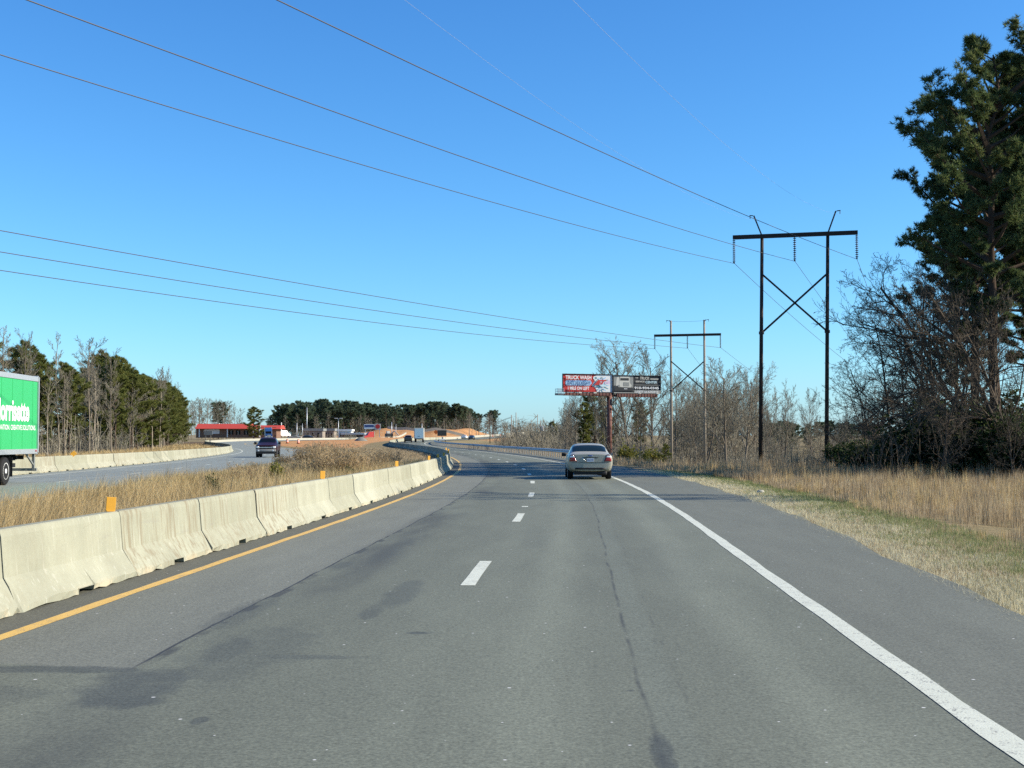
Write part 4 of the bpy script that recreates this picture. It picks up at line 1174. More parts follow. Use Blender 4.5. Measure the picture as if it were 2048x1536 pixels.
# ------------------------------------------------------------------ billboard
def solid(name, c, r=.55, metal=0.0, spec=.35, var=.08): return plain(name, c, r, metal, spec, var, 1.5)
M['bb_red'] = solid('print_red', (.42, .030, .026)); M['bb_white'] = solid('print_white', (.60, .62, .62)); M['bb_blue'] = solid('print_pale_blue', (.27, .46, .66))
M['bb_navy'] = solid('print_navy', (.012, .045, .16)); M['bb_teal'] = solid('print_teal', (.05, .20, .26)); M['bb_black'] = solid('print_black', (.022, .024, .026))
M['bb_grey'] = solid('print_grey', (.20, .21, .20)); M['bb_silver'] = solid('print_silver', (.42, .42, .38)); M['bb_lilac'] = solid('print_lilac', (.52, .42, .55)); M['bb_sky'] = solid('print_ice', (.42, .58, .64))
M['rust'] = plain('oxide_steel', (.150, .070, .056), .75, .1, .3, .35, 1.2)
M['rust_dark'] = plain('oxide_steel_dark', (.075, .038, .032), .8, .1, .3, .35, 1.2)
BY = 205.0; bs = FPX / BY
bz = gz(px(1219, BY), BY)
B = thing('billboard', 'double billboard on one steel post, red truck wash panel beside a dark one', 'billboard', (px(1219, BY), BY, bz), math.radians(17)); B.scale = (1.05, 1, 1)
bx = lambda p: (p - 1219) / bs
hz = lambda q: pz(q, BY) - bz
MB().tube([(0, 0, -1), (0, 0, hz(786))], .36, 24).build('post', M['rust'], B, True)
MB().box((0, .5, hz(787)), (1.2, 1.4, .75)).build('post_head', M['rust_dark'], B, bevel=.05)
MB().bar((bx(1112), .4, hz(789.5)), (bx(1316), .4, hz(792)), .5, .28).build('main_beam', M['rust_dark'], B)
panel_l = (bx(1124), bx(1223.5), hz(784.5), hz(749.5)); panel_r = (bx(1226), bx(1322.5), hz(786), hz(751))
def panel(x0, x1, z0, z1, mat, d=-.25):
    o = MB().box(((x0 + x1) / 2, d + .12, (z0 + z1) / 2), (x1 - x0, .22, z1 - z0)).build('panel', mat, B, bevel=.02)
    fr = MB()
    fr.box(((x0 + x1) / 2, d - .005, z1 + .03), (x1 - x0 + .12, .28, .07)); fr.box(((x0 + x1) / 2, d - .005, z0 - .035), (x1 - x0 + .12, .28, .08))
    fr.box((x0 - .03, d - .005, (z0 + z1) / 2), (.07, .28, z1 - z0 - .02)); fr.box((x1 + .03, d - .005, (z0 + z1) / 2), (.07, .28, z1 - z0 - .02))
    fr.build('trim', M['bb_black'], o)
    bk = MB()
    for k in range(6):
        x = x0 + (x1 - x0) * (k + .5) / 6; bk.box((x, d + .36, (z0 + z1) / 2 - .2), (.12, .22, z1 - z0 + .6))
    bk.build('back_frame', M['rust_dark'], o)
    return o, d - .004
def printer(o, x0, x1, z0, z1, yf):
    n = [0]
    W, Hh = x1 - x0, z1 - z0
    def poly(name, pts, mat):
        """pts in 0..1 panel coordinates"""
        n[0] += 1
        return flat(name, [((u * W), (v * Hh)) for u, v in pts], [tuple(range(len(pts)))], (x0, yf - .010 * n[0], z0), (1, 0, 0), (0, 0, 1), mat, o)
    def txt(s, u, v, h, w, mat, bold=.02, shear=0.0):
        n[0] += 1
        V, F = text_geo(s, w * W, h * Hh, bold, shear)
        return flat('lettering', V, F, (x0 + u * W, yf - .010 * n[0], z0 + v * Hh), (1, 0, 0), (0, 0, 1), mat, o)
    return poly, txt
def ell(cu, cv, a, b, rot=0.0, n=20):
    return [(cu + a * math.cos(t) * math.cos(rot) - b * math.sin(t) * math.sin(rot) * .37, cv + a * math.cos(t) * math.sin(rot) * 2.7 + b * math.sin(t) * math.cos(rot)) for t in [2 * PI * i / n for i in range(n)]]
o, yf = panel(*panel_l, M['bb_red']); poly, txt = printer(o, *panel_l, yf)
poly('white_field', [(.69, 0), (1, 0), (1, 1), (.69, 1), (.655, .90), (.62, .80), (.63, .72), (.64, .62), (.60, .44), (.58, .36), (.64, .28), (.67, .16)], M['bb_white'])
poly('blue_band', [(.055, .40), (.08, .36), (.54, .36), (.585, .50), (.56, .655), (.08, .655), (.055, .61)], M['bb_blue'])
poly('white_scroll', ell(.655, .80, .045, .115), M['bb_white']); poly('scroll_eye', ell(.663, .80, .024, .055), M['bb_teal'])
for i in range(13):
    a = i * 2 * PI / 13 + .2; cu, cv = .795 + .105 * math.cos(a), .46 + .34 * math.sin(a)
    poly('splash', ell(cu, cv, .030 + .008 * (i % 3), .030, math.atan2(math.sin(a) * .37, math.cos(a)) * 1.0), M['bb_teal'] if i % 2 else M['bb_blue'])
poly('splash', ell(.80, .46, .075, .17), M['bb_sky'])
poly('emblem', ell(.915, .56, .030, .13), M['bb_lilac'])
poly('emblem', [(.62, .40), (.64, .45), (.70, .68), (.88, .70), (.86, .62), (.745, .60), (.735, .55), (.80, .56), (.785, .49), (.72, .47), (.71, .43), (.79, .45), (.76, .41)], M['bb_red'])
poly('emblem', [(.765, .45), (.80, .62), (.825, .62), (.79, .44)], M['bb_red']); poly('emblem', [(.83, .45), (.845, .60), (.88, .58), (.875, .46)], M['bb_lilac'])
txt('TRUCK WASH', .305, .715, .21, .52, M['bb_white'], .035)
txt('EXIT 333 RIGHT', .315, .42, .165, .465, M['bb_navy'], .03)
txt('1 MILE ON LEFT', .305, .115, .18, .43, M['bb_white'], .035)
o, yf = panel(*panel_r, M['bb_black']); poly, txt = printer(o, *panel_r, yf)
poly('grey_field', [(0, .12), (.42, .12), (.42, 1), (0, 1)], M['bb_grey'])
poly('truck_picture', [(.055, .30), (.12, .36), (.12, .93), (.07, .90), (.055, .60)], M['bb_silver']); poly('truck_picture', [(.12, .30), (.36, .30), (.385, .44), (.345, .60), (.34, .95), (.14, .95), (.12, .60)], M['bb_silver'])
poly('windscreen_picture', [(.145, .72), (.325, .72), (.325, .86), (.145, .86)], M['bb_black'])
poly('grille_picture', [(.21, .40), (.33, .40), (.33, .62), (.21, .62)], M['bb_grey'])
poly('bumper_picture', [(.02, .12), (.41, .12), (.41, .32), (.15, .34), (.02, .44)], M['bb_black']); poly('plate_picture', [(.22, .225), (.29, .225), (.29, .26), (.22, .26)], M['bb_white'])
poly('light_picture', ell(.115, .40, .022, .08), M['bb_grey'])
poly('rule_line', [(.45, .46), (.99, .46), (.99, .485), (.45, .485)], M['bb_grey'])
txt('THE', .49, .85, .07, .06, M['bb_silver']); txt('TRUCK', .66, .79, .16, .20, M['bb_silver'], .02, .25); poly('rule_line', [(.78, .80), (.95, .80), (.96, .85), (.78, .85)], M['bb_silver'])
txt('SERVICE', .56, .63, .09, .19, M['bb_silver'], .03); txt('CENTER', .80, .575, .14, .25, M['bb_sky'], .02)
txt('910-934-0345', .70, .245, .13, .52, M['bb_white'], .03)
poly('pale_strip', [(.43, .02), (1, .02), (1, .17), (.43, .17)], M['bb_grey']); txt('LEFT at LIGHT', .71, .045, .10, .50, M['bb_white'], .02)
poly('pale_strip', [(.0, .0), (1, .0), (1, .03), (0, .03)], M['bb_silver'])
# catwalks with gratings and rails, lamps, end cage
for (x0, x1, q0, q1) in [(bx(1124), bx(1217), 786.5, 791.5), (bx(1229), bx(1312), 787.5, 793.5)]:
    cw = MB().box(((x0 + x1) / 2, -.75, hz(q1)), (x1 - x0, .85, .10)).build('catwalk', M['rust'], B)
    kb = MB().box(((x0 + x1) / 2, -1.16, hz((q0 + q1) / 2)), (x1 - x0, .05, (q1 - q0) / bs)).build('kick_board', M['rust'], cw)
    st = MB()
    for k in range(14): st.box((x0 + (x1 - x0) * (k + .5) / 14, -1.20, hz((q0 + q1) / 2)), (.05, .04, (q1 - q0) / bs + .05))
    st.build('stiffener', M['rust_dark'], cw)
for p in (1180, 1307, 1150, 1270):
    a = MB().tube([(bx(p), -1.0, hz(792)), (bx(p), -1.9, hz(790)), (bx(p), -2.0, hz(788))], .05, 6).build('lamp_arm', M['rust_dark'], B)
    MB().box((bx(p), -2.0, hz(787)), (.45, .30, .22)).build('lamp', M['bb_silver'], a, bevel=.04)
cg = MB()
for z in (779, 783.5, 790): cg.bar((bx(1112), -.9, hz(z)), (bx(1124), -.9, hz(z)), .05, .05); cg.bar((bx(1112), .4, hz(z)), (bx(1124), .4, hz(z)), .05, .05); cg.bar((bx(1112), -.9, hz(z)), (bx(1112), .4, hz(z)), .05, .05)
for p in (1112, 1115.5, 1119, 1123):
    for yy in (-.9, .4): cg.bar((bx(p), yy, hz(778.5)), (bx(p), yy, hz(790)), .05, .05)
cg.build('end_cage', M['galv'], B)
MB().bar((.62, -.1, .5), (.62, -.1, hz(790)), .06, .06).bar((.95, -.1, .5), (.95, -.1, hz(790)), .06, .06).build('ladder', M['rust_dark'], B)

# ------------------------------------------------------------------ vehicles
M['tyre'] = plain('tyre_rubber', (.016, .016, .017), .85, 0, .2, .1)
M['glass'] = plain('dark_window', (.005, .006, .007), .12, 0, .12, 0)
M['glass_green'] = plain('tinted_window', (.008, .016, .016), .10, 0, .28, 0)
M['chrome'] = plain('chrome', (.62, .62, .62), .15, 1.0, .5, 0)
M['alloy'] = plain('alloy_wheel', (.48, .48, .48), .35, .8, .5, 0)
M['beige_paint'] = Mat('beige_metallic', (.30, .292, .238), .36, .0, .45).m
M['maroon_paint'] = Mat('maroon_paint', (.024, .006, .012), .35, .0, .2).m
M['white_car_paint'] = Mat('white_car_paint', (.78, .78, .76), .3, 0, .5).m
M['black_car_paint'] = Mat('black_car_paint', (.015, .015, .017), .25, 0, .6).m
M['blue_paint'] = Mat('blue_paint', (.018, .060, .17), .3, 0, .5).m
M['red_paint'] = Mat('red_paint', (.42, .035, .030), .35, 0, .5).m
M['bumper_grey'] = plain('bumper_grey', (.22, .22, .21), .4, 0, .4, .05)
M['trim'] = plain('black_trim', (.014, .014, .015), .6, 0, .3, 0)
M['red_lens'] = plain('red_lens', (.27, .012, .012), .2, 0, .6, 0)
M['dark_lens'] = plain('dark_red_lens', (.050, .010, .012), .2, 0, .6, 0)
M['clear_lens'] = plain('clear_lens', (.70, .70, .68), .15, .2, .6, 0)
M['plate'] = plain('plate_white', (.48, .52, .56), .5, 0, .4, .05)
M['plate_ink'] = plain('plate_ink', (.06, .10, .28), .6, 0, .3, 0)
for k in ('beige_paint', 'white_car_paint', 'black_car_paint', 'blue_paint', 'red_paint'): M[k].node_tree.nodes['Principled BSDF'].inputs['Coat Weight'].default_value = .25
def shell(stations, tagger, tags):
    """subdivided car skin from half profiles (x, z) per station y; split by tag into meshes"""
    n = len(stations[0][1]); V, F, I = [], [], []
    ring = 2 * n - 2
    for y, pr in stations:
        V += [(x, y, z) for x, z in pr] + [(-pr[k][0], y, pr[k][1]) for k in range(n - 2, 0, -1)]
    for i in range(len(stations) - 1):
        for k in range(ring):
            a, b = i * ring + k, i * ring + (k + 1) % ring
            F.append((a, b, b + ring, a + ring)); I.append(tags.index(tagger(i, k if k < n - 1 else ring - 1 - k)))
    for b, flip in ((0, True), ((len(stations) - 1) * ring, False)):
        for k in range(n - 1):
            L = lambda j: b + ((ring - j) if 0 < j < n - 1 else j)
            q = [b + k, b + k + 1, L(k + 1), L(k)]; q = list(dict.fromkeys(q))
            F.append(tuple(q[::-1] if flip else q)); I.append(0)
    me = bpy.data.meshes.new('skin'); me.from_pydata(V, [], F); me.polygons.foreach_set('material_index', I)
    for t in tags: me.materials.append(None)
    o = bpy.data.objects.new('skin', me); COL.objects.link(o); md = o.modifiers.new('s', 'SUBSURF'); md.levels = md.render_levels = 2
    bpy.context.view_layer.update()
    ev = bpy.data.meshes.new_from_object(o.evaluated_get(bpy.context.evaluated_depsgraph_get()))
    bm = bmesh.new(); bm.from_mesh(ev); bmesh.ops.recalc_face_normals(bm, faces=bm.faces); tree = BVHTree.FromBMesh(bm)
    out = {}
    bm.verts.index_update()
    for ti, t in enumerate(tags):
        fs = [f for f in bm.faces if f.material_index == ti]; ids = {}
        vv, ff = [], []
        for f in fs:
            r = []
            for v in f.verts:
                if v.index not in ids: ids[v.index] = len(vv); vv.append(tuple(v.co))
                r.append(ids[v.index])
            ff.append(tuple(r))
        m2 = bpy.data.meshes.new(t); m2.from_pydata(vv, [], ff)
        for p in m2.polygons: p.use_smooth = True
        m2.update(); out[t] = m2
    bm.free(); bpy.data.objects.remove(o); bpy.data.meshes.remove(me)
    return out, tree
def patch(name, tree, quad, mat, parent, off=.008, n=6, m=4, rear=True):
    """lamp or trim patch lying on the skin: quad of (x, z) corners projected along Y"""
    a, b, c, d = [Vector((q[0], q[1], 0)) for q in quad]; V, F = [], []
    s = -1 if rear else 1
    for j in range(m + 1):
        for i in range(n + 1):
            u, v = i / n, j / m; p = a.lerp(b, u).lerp(d.lerp(c, u), v)
            h = tree.ray_cast(Vector((p.x, s * 20, p.y)), Vector((0, -s, 0)))
            y = h[0].y if h[0] is not None else 0
            V.append((p.x, y + s * off, p.y))
    k = n + 1
    F = [(j * k + i, j * k + i + 1, (j + 1) * k + i + 1, (j + 1) * k + i) for j in range(m) for i in range(n)]
    me = bpy.data.meshes.new(name); me.from_pydata(V, [], F)
    for p in me.polygons: p.use_smooth = True
    me.update(); o = link(name, me, parent, mat); sd = o.modifiers.new('t', 'SOLIDIFY'); sd.thickness = .01; sd.offset = 0
    return o
def wheel(parent, x, y, r, w, mat='alloy'):
    t = MB().lathe([(r * .62, -w / 2), (r * .93, -w / 2), (r, -w / 2 + .03), (r, w / 2 - .03), (r * .93, w / 2), (r * .62, w / 2)], n=28, axis='X').build('wheel', M['tyre'], parent, True)
    t.location = (x, y, r)
    s = 1 if x > 0 else -1
    MB().lathe([(r * .63, s * (w / 2 - .05)), (r * .60, s * (w / 2 + .004)), (r * .50, s * (w / 2 - .02)), (r * .20, s * (w / 2 - .035)), (r * .08, s * (w / 2 - .01))], n=20, axis='X').build('rim', M[mat], t, True)
    return t
# --- silver beige sedan ahead
def make_sedan(label, loc_, rz):
    car = thing('sedan', label, 'car', loc_, rz)
    def st(y, zb, wb, wm, zm, ws, zs, wg, zg, wr, zr_, wt, zt, zc): return (y, [(0, zb), (wb, zb), (wm, zm), (ws, zs), (wg, zg), (wr, zr_), (wt, zt), (0, zc)])
    S = [st(.02, .40, .72, .90, .62, .89, .95, .80, 1.03, .68, 1.06, .40, 1.068, 1.07), st(.06, .34, .80, .965, .60, .95, .96, .86, 1.055, .72, 1.075, .42, 1.085, 1.09),
         st(.55, .24, .88, .985, .56, .965, .97, .88, 1.065, .74, 1.095, .42, 1.095, 1.10), st(.88, .22, .88, .985, .55, .965, .965, .88, 1.075, .76, 1.11, .48, 1.125, 1.125),
         st(1.55, .22, .88, .985, .55, .965, .97, .885, 1.05, .72, 1.44, .53, 1.50, 1.52), st(2.3, .22, .88, .985, .55, .965, .97, .885, 1.04, .72, 1.47, .53, 1.53, 1.55),
         st(2.95, .22, .88, .985, .55, .965, .96, .86, 1.02, .645, 1.42, .48, 1.48, 1.50), st(3.80, .22, .85, .95, .55, .92, .93, .84, .99, .72, 1.02, .45, 1.04, 1.05),
         st(4.4, .22, .83, .94, .54, .90, .86, .80, .90, .68, .93, .42, .95, .96), st(4.95, .24, .75, .88, .50, .83, .73, .74, .78, .62, .81, .40, .83, .84), st(5.08, .30, .66, .78, .48, .74, .66, .66, .71, .56, .74, .36, .76, .77)]
    def tg(i, k):
        if i in (4, 5) and k == 4: return 'side_window'
        if i == 3 and k in (5, 6): return 'rear_window'
        if i == 6 and k in (5, 6): return 'windscreen'
        return 'body'
    sk, tree = shell(S, tg, ['body', 'side_window', 'rear_window', 'windscreen'])
    link('body', sk['body'], car, M['beige_paint'])
    for w_ in ('side_window', 'rear_window', 'windscreen'): link(w_, sk[w_], car, M['glass_green'])
    for s in (-1, 1):
        tl = patch('tail_lamp', tree, [(s * .585, .775), (s * .90, .765), (s * .88, .925), (s * .675, .935)], M['red_lens'], car)
        patch('reverse_lamp', tree, [(s * .675, .935), (s * .88, .925), (s * .86, 1.005), (s * .70, 1.01)], M['clear_lens'], car, .010)
        patch('lamp_top', tree, [(s * .70, 1.01), (s * .86, 1.005), (s * .80, 1.055), (s * .72, 1.06)], M['dark_lens'], car, .009)
        mr = MB().box((s * 1.02, 3.42, 1.02), (.20, .12, .15)).build('mirror', M['trim'], car, True, .03)
        wheel(car, s * .82, 1.05, .345, .235); wheel(car, s * .82, 3.92, .345, .235)
        patch('lid_gap', tree, [(s * .575, .74), (s * .592, .74), (s * .690, 1.06), (s * .676, 1.06)], M['trim'], car, .003, 1, 8)
        MB().tube([(s * .70, .10, .62), (s * .72, .06, .64)], .02, 6).build('bumper_corner', M['trim'], car)
    patch('valance', tree, [(-.66, .42), (.66, .42), (.64, .50), (-.64, .50)], M['trim'], car, .004, 8, 2)
    MB().box((0, .42, .31), (1.36, .56, .22)).build('underbody', M['trim'], car, bevel=.04)
    MB().box((.50, .35, .27), (.42, .46, .19)).build('muffler', M['trim'], car, True, .06)
    patch('bumper_line', tree, [(-.80, .724), (.80, .724), (.80, .736), (-.80, .736)], M['trim'], car, .003, 10, 1)
    rc = patch('plate_recess', tree, [(-.23, .755), (.23, .755), (.34, .93), (-.34, .93)], M['beige_paint'], car, -.012)
    patch('recess_top', tree, [(-.33, .915), (.33, .915), (.35, .945), (-.35, .945)], M['trim'], car, .004)
    patch('recess_glint', tree, [(-.36, .94), (-.325, .94), (-.20, .76), (-.235, .755)], M['chrome'], car, .006)  # chrome strip on the left only, standing in for a glint
    pl = MB().box((0, -.012, .825), (.305, .012, .152)).build('number_plate', M['plate'], car, bevel=.004)
    V, F = text_geo('RDJ-4186', .25, .062, .01); flat('lettering', V, F, (0, -.0225, .80), (1, 0, 0), (0, 0, 1), M['plate_ink'], pl)
    em = patch('emblem', tree, [(-.085, .99), (.085, .99), (.085, 1.035), (-.085, 1.035)], M['plate_ink'], car, .006)
    hb = MB().box((0, 1.42, 1.37), (.30, .03, .03)).build('brake_lamp', M['dark_lens'], car)
    for s in (-1, 1):
        MB().box((s * .40, 2.2, 1.12), (.26, .10, .36)).build('headrest', M['trim'], car, True, .06)
    return car
make_sedan('silver beige sedan driving ahead in the right lane', (3.33, 57.4, .004), -.006)

# --- dark pickup coming round the bend
def make_pickup(label, loc_, rz, paint_):
    car = thing('pickup_truck', label, 'pickup', loc_, rz)
    def st(y, zb, wb, wm, zm, ws, zs, wg, zg, wr, zr_, wt, zt, zc): return (y, [(0, zb), (wb, zb), (wm, zm), (ws, zs), (wg, zg), (wr, zr_), (wt, zt), (0, zc)])
    S = [st(0, .55, .80, .96, .80, .96, 1.22, .92, 1.28, .84, 1.29, .5, 1.29, 1.29), st(.08, .50, .85, 1.0, .80, 1.0, 1.24, .95, 1.31, .85, 1.31, .5, 1.31, 1.31), st(1.7, .48, .88, 1.01, .80, 1.01, 1.24, .95, 1.31, .85, 1.31, .5, 1.31, 1.31),
         st(1.9, .48, .88, 1.01, .80, 1.0, 1.26, .94, 1.34, .78, 1.78, .6, 1.84, 1.86), st(2.8, .48, .88, 1.01, .80, 1.0, 1.26, .95, 1.33, .76, 1.84, .6, 1.90, 1.93), st(3.5, .48, .88, 1.01, .80, 1.0, 1.25, .95, 1.32, .76, 1.80, .58, 1.87, 1.90),
         st(4.25, .48, .88, 1.01, .80, 1.0, 1.22, .92, 1.28, .80, 1.32, .5, 1.34, 1.35), st(5.3, .48, .88, 1.01, .80, .99, 1.14, .90, 1.21, .78, 1.24, .5, 1.26, 1.27), st(5.68, .48, .86, .99, .80, .97, 1.06, .90, 1.14, .78, 1.18, .5, 1.20, 1.20), st(5.76, .50, .80, .95, .80, .94, 1.02, .86, 1.09, .74, 1.13, .5, 1.14, 1.14)]
    def tg(i, k):
        if i in (3, 4) and k == 4: return 'side_window'
        if i == 5 and k in (5, 6): return 'windscreen'
        if i == 2 and k in (5, 6): return 'rear_window'
        return 'body'
    sk, tree = shell(S, tg, ['body', 'side_window', 'windscreen', 'rear_window'])
    link('body', sk['body'], car, M[paint_])
    for w_ in ('side_window', 'rear_window', 'windscreen'): link(w_, sk[w_], car, M['glass'])
    g = patch('grille', tree, [(-.58, .80), (.58, .80), (.60, 1.06), (-.60, 1.06)], M['trim'], car, .012, 8, 4, False)
    MB().box((0, 5.82, .935), (1.22, .03, .085)).build('grille_bar', M['chrome'], car, bevel=.01)
    MB().box((0, 5.845, .935), (.26, .02, .10)).build('badge', M['alloy'], car, bevel=.02)
    bp = MB().box((0, 5.84, .66), (1.86, .16, .22)).build('bumper', M['bumper_grey'], car, True, .05)
    MB().box((0, 5.80, .44), (1.70, .18, .20)).build('valance', M['trim'], car, bevel=.03)
    for s in (-1, 1):
        patch('headlight', tree, [(s * .63, .86), (s * .90, .86), (s * .90, 1.06), (s * .64, 1.06)], M['clear_lens'], car, .014, 5, 4, False)
        MB().lathe([(.02, 5.935), (.075, 5.93), (.08, 5.90)], (s * .68, 0, .66), 12, 'Y').build('fog_lamp', M['clear_lens'], car)
        MB().box((s * 1.14, 4.0, 1.36), (.24, .12, .24)).build('mirror', M['trim'], car, True, .04)
        wheel(car, s * .86, 1.15, .40, .27); wheel(car, s * .86, 4.75, .40, .27)
    return car
PICK = make_pickup('dark maroon pickup truck coming round the bend of the oncoming road', (px(537, 128) - .75, 133.5, .004), PI + .10, 'maroon_paint')
def recolor(root, mat):
    for ch in root.children:
        if ch.name.split('.')[0] == 'body': ch.material_slots[0].link = 'OBJECT'; ch.material_slots[0].material = M[mat]
def far_car(src, p, Y, rz, label, mat):
    x = px(p, Y); r = dup(src, (x, Y, float(zr(Y)) + .005), rz, None, label); recolor(r, mat); return r
SED = [o for o in COL.objects if o.name == 'sedan'][0]
far_car(SED, 927, 504, -.12, 'small white car on the distant road below the embankment', 'white_car_paint')
far_car(PICK, 816, 345, .05, 'dark pickup just behind the white box truck on the bend', 'black_car_paint')
far_car(SED, 945, 470, PI - .1, 'dark car partly hidden beside the distant white barrier', 'black_car_paint')
far_car(SED, 604, 455, 1.5, 'pale car parked in front of the low shop buildings', 'beige_paint')
far_car(SED, 628, 458, 1.6, 'dark car parked in front of the low shop buildings', 'black_car_paint')

# --- green semi trailer passing on the left
M['trailer_green'] = plain('trailer_green', (.030, .335, .105), .4, 0, .45, .05, .8)
M['trailer_white'] = plain('trailer_print', (.74, .76, .74), .5, 0, .35, .04)
M['alu'] = plain('aluminium', (.50, .52, .53), .4, .6, .5, .1)
TY, TX = 54.0, px(75.5, 54.0)
tr = thing('semi_trailer', 'bright green box trailer with white lettering leaving the left picture edge', 'trailer', (TX, TY, 0), .04)
# local: rear at y = 0, front at y = -15 (it drives towards the camera), near side at x = 0, far side at x = -2.6
zb, zt_ = 1.20, 4.18
MB().box((-1.3, -7.5, (zb + zt_) / 2), (2.58, 14.9, zt_ - zb)).build('box', M['trailer_green'], tr, bevel=.02)
MB().box((.004, -7.5, zt_ - .075), (.03, 14.96, .19)).build('top_rail', M['alu'], tr)
MB().box((.004, -7.5, zb + .035), (.035, 14.96, .19)).build('bottom_rail', M['alu'], tr)
MB().box((-1.3, -7.5, zt_ + .012), (2.60, 14.96, .03)).build('roof', M['alu'], tr)
sm_ = MB().box((0, 0, 0), (.012, .035, zt_ - zb - .32)).mesh('side_seam'); sm_.materials.append(M['trailer_green'])
mk_ = MB().box((0, 0, 0), (.03, .14, .06)).mesh('marker_light', bevel=.01); mk_.materials.append(M['red_lens'])
for k in range(12):
    s_ = link('side_seam', sm_, tr); s_.location = (-.008, -.62 - 1.22 * k, (zb + zt_) / 2 - .02)
for yy in (-.25, -7.4, -14.6):
    s_ = link('marker_light', mk_, tr); s_.location = (.03, yy, zb + .05)
fr = MB().box((.0, .0, (zb + zt_) / 2), (.09, .10, zt_ - zb + .02)).box((-2.6, .0, (zb + zt_) / 2), (.09, .10, zt_ - zb + .02)).box((-1.3, .0, zt_), (2.6, .10, .12)).box((-1.3, .0, zb), (2.6, .12, .18)).build('rear_frame', M['alu'], tr)
MB().box((-1.3, -.03, (zb + zt_) / 2), (2.4, .04, zt_ - zb - .1)).build('rear_door', M['bb_silver'], tr)
bp = MB()
for x in (-.18, -2.42): bp.box((x, .12, .83), (.10, .10, .72)); bp.bar((x, -.85, 1.15), (x, .06, .70), .06, .06)
bp.box((-1.3, .14, .50), (2.5, .10, .11)); bp.box((-.18, .19, .85), (.04, .03, .68))
bp.build('underride_guard', M['bb_grey'], tr)
ch = MB()
for x in (-.85, -1.75): ch.box((x, -4.2, 1.0), (.12, 8.0, .26))
for y_ in (-.6, -1.4, -2.2, -3.0, -4.0, -5.2): ch.box((-1.3, y_, 1.0), (1.9, .09, .16))
ch.tube([(-1.3, -1.25, .62), (-1.3, -2.3, .55)], .13, 10); ch.box((-.7, -1.7, .70), (.5, .9, .16))
ch.build('chassis', M['trim'], tr)
for y_ in (-3.55, -4.80):
    ax = MB().tube([(-2.5, y_, .52), (-.1, y_, .52)], .09, 10).build('axle', M['trim'], tr)
    for x, s in ((-.30, 1), (-2.30, -1)):
        for dx in (0, -.30 * s):
            w_ = MB().lathe([(.30, -.12), (.48, -.12), (.52, -.09), (.52, .09), (.48, .12), (.30, .12)], n=28, axis='X').build('wheel', M['tyre'], tr, True); w_.location = (x + dx + .13 * s, y_, .52)
            MB().lathe([(.315, s * .06), (.31, s * .125), (.24, s * .10), (.20, s * .045), (.10, s * .045), (.09, s * .13), (.03, s * .135)], n=24, axis='X').build('rim', M['trailer_white'], w_, True)
for x in (-.33, -2.27): MB().box((x, -2.88, .66), (.60, .02, .72)).build('mud_flap', M['trim'], tr)
lg = MB()
for x in (-.55, -2.05): lg.box((x, -12.2, .68), (.14, .16, 1.1)); lg.box((x, -12.2, .06), (.30, .30, .10))
lg.build('landing_legs', M['alu'], tr)
def tprint(s, y_right, z, h, w, bold):
    V, F = text_geo(s, w, h, bold)
    # the near side faces +x; reading direction runs towards the rear (+y)
    flat('lettering', V, F, (.0235 - .0185, y_right - w / 2, z), (0, 1, 0), (0, 0, 1), M['trailer_white'], tr)
tprint('Morrisette', -1.08, 2.44, .80, 4.0, .03)
tprint('INNOVATION. CREATIVE SOLUTIONS.', -.26, 2.07, .19, 5.0, .006)

# --- far vehicles: box truck, tractors, van
def box_truck(label, x, y_, rz):
    t = thing('box_truck', label, 'truck', (x, y_, float(zr(y_)) + .005), rz)
    MB().box((0, 3.2, 2.35), (2.5, 6.4, 2.8)).build('cargo_box', M['bb_silver'], t, bevel=.03)
    dr = MB().box((0, -.02, 2.3), (2.2, .05, 2.5)).build('rear_door', M['bb_sky'], t)  # pale blue colour stands for the bluish shade on the white rear
    MB().box((0, -.05, 1.6), (.5, .04, .05)).build('latch', M['trim'], dr)
    MB().prism([(6.5, .7), (8.4, .7), (8.4, 1.5), (7.5, 1.65), (7.1, 2.6), (6.5, 2.6)], -1.1, 1.1, 'YZ').build('cab', M['white_car_paint'], t, bevel=.05)
    MB().box((0, .1, .78), (2.3, .2, .18)).build('bumper', M['trim'], t)
    for s in (-1, 1):
        wheel(t, s * 1.0, 1.6, .48, .35); wheel(t, s * 1.0, 7.4, .48, .3)
        MB().box((s * 1.0, -.06, .98), (.25, .06, .14)).build('tail_lamp', M['red_lens'], t)
    return t
box_truck('white box truck on the bend behind the shaded barrier', px(838, 352), 352, .04)
def tractor(label, x, y_, z, rz, mat):
    """long nosed semi tractor, front towards -y"""
    t = thing('semi_tractor', label, 'truck', (x, y_, z), rz)
    MB().prism([(-3.4, .7), (-3.4, 1.65), (-1.9, 1.95), (-1.5, 2.75), (-.9, 3.5), (1.4, 3.7), (1.4, .9), (-1, .7)], -1.15, 1.15, 'YZ').build('cab', M[mat], t, bevel=.08)
    MB().box((0, -1.72, 2.35), (2.0, .05, .72), Matrix.Rotation(-.45, 3, 'X')).build('windscreen', M['glass'], t)
    MB().box((0, -3.44, 1.2), (1.2, .08, .95)).build('grille', M['chrome'], t, bevel=.02)
    MB().box((0, -3.5, .62), (2.4, .2, .32)).build('bumper', M['chrome'], t, bevel=.04)
    MB().box((0, 3.0, .95), (.9, 4.2, .28)).build('chassis', M['trim'], t)
    for s in (-1, 1):
        MB().box((s * 1.0, -3.35, 1.15), (.3, .12, .25)).build('headlight', M['clear_lens'], t, bevel=.03)
        MB().tube([(s * 1.2, 1.5, 1.0), (s * 1.2, 1.5, 3.9)], .08, 8).build('exhaust', M['chrome'], t)
        wheel(t, s * 1.02, -2.5, .5, .3); wheel(t, s * .95, 3.2, .5, .55); wheel(t, s * .95, 4.4, .5, .55)
    return t
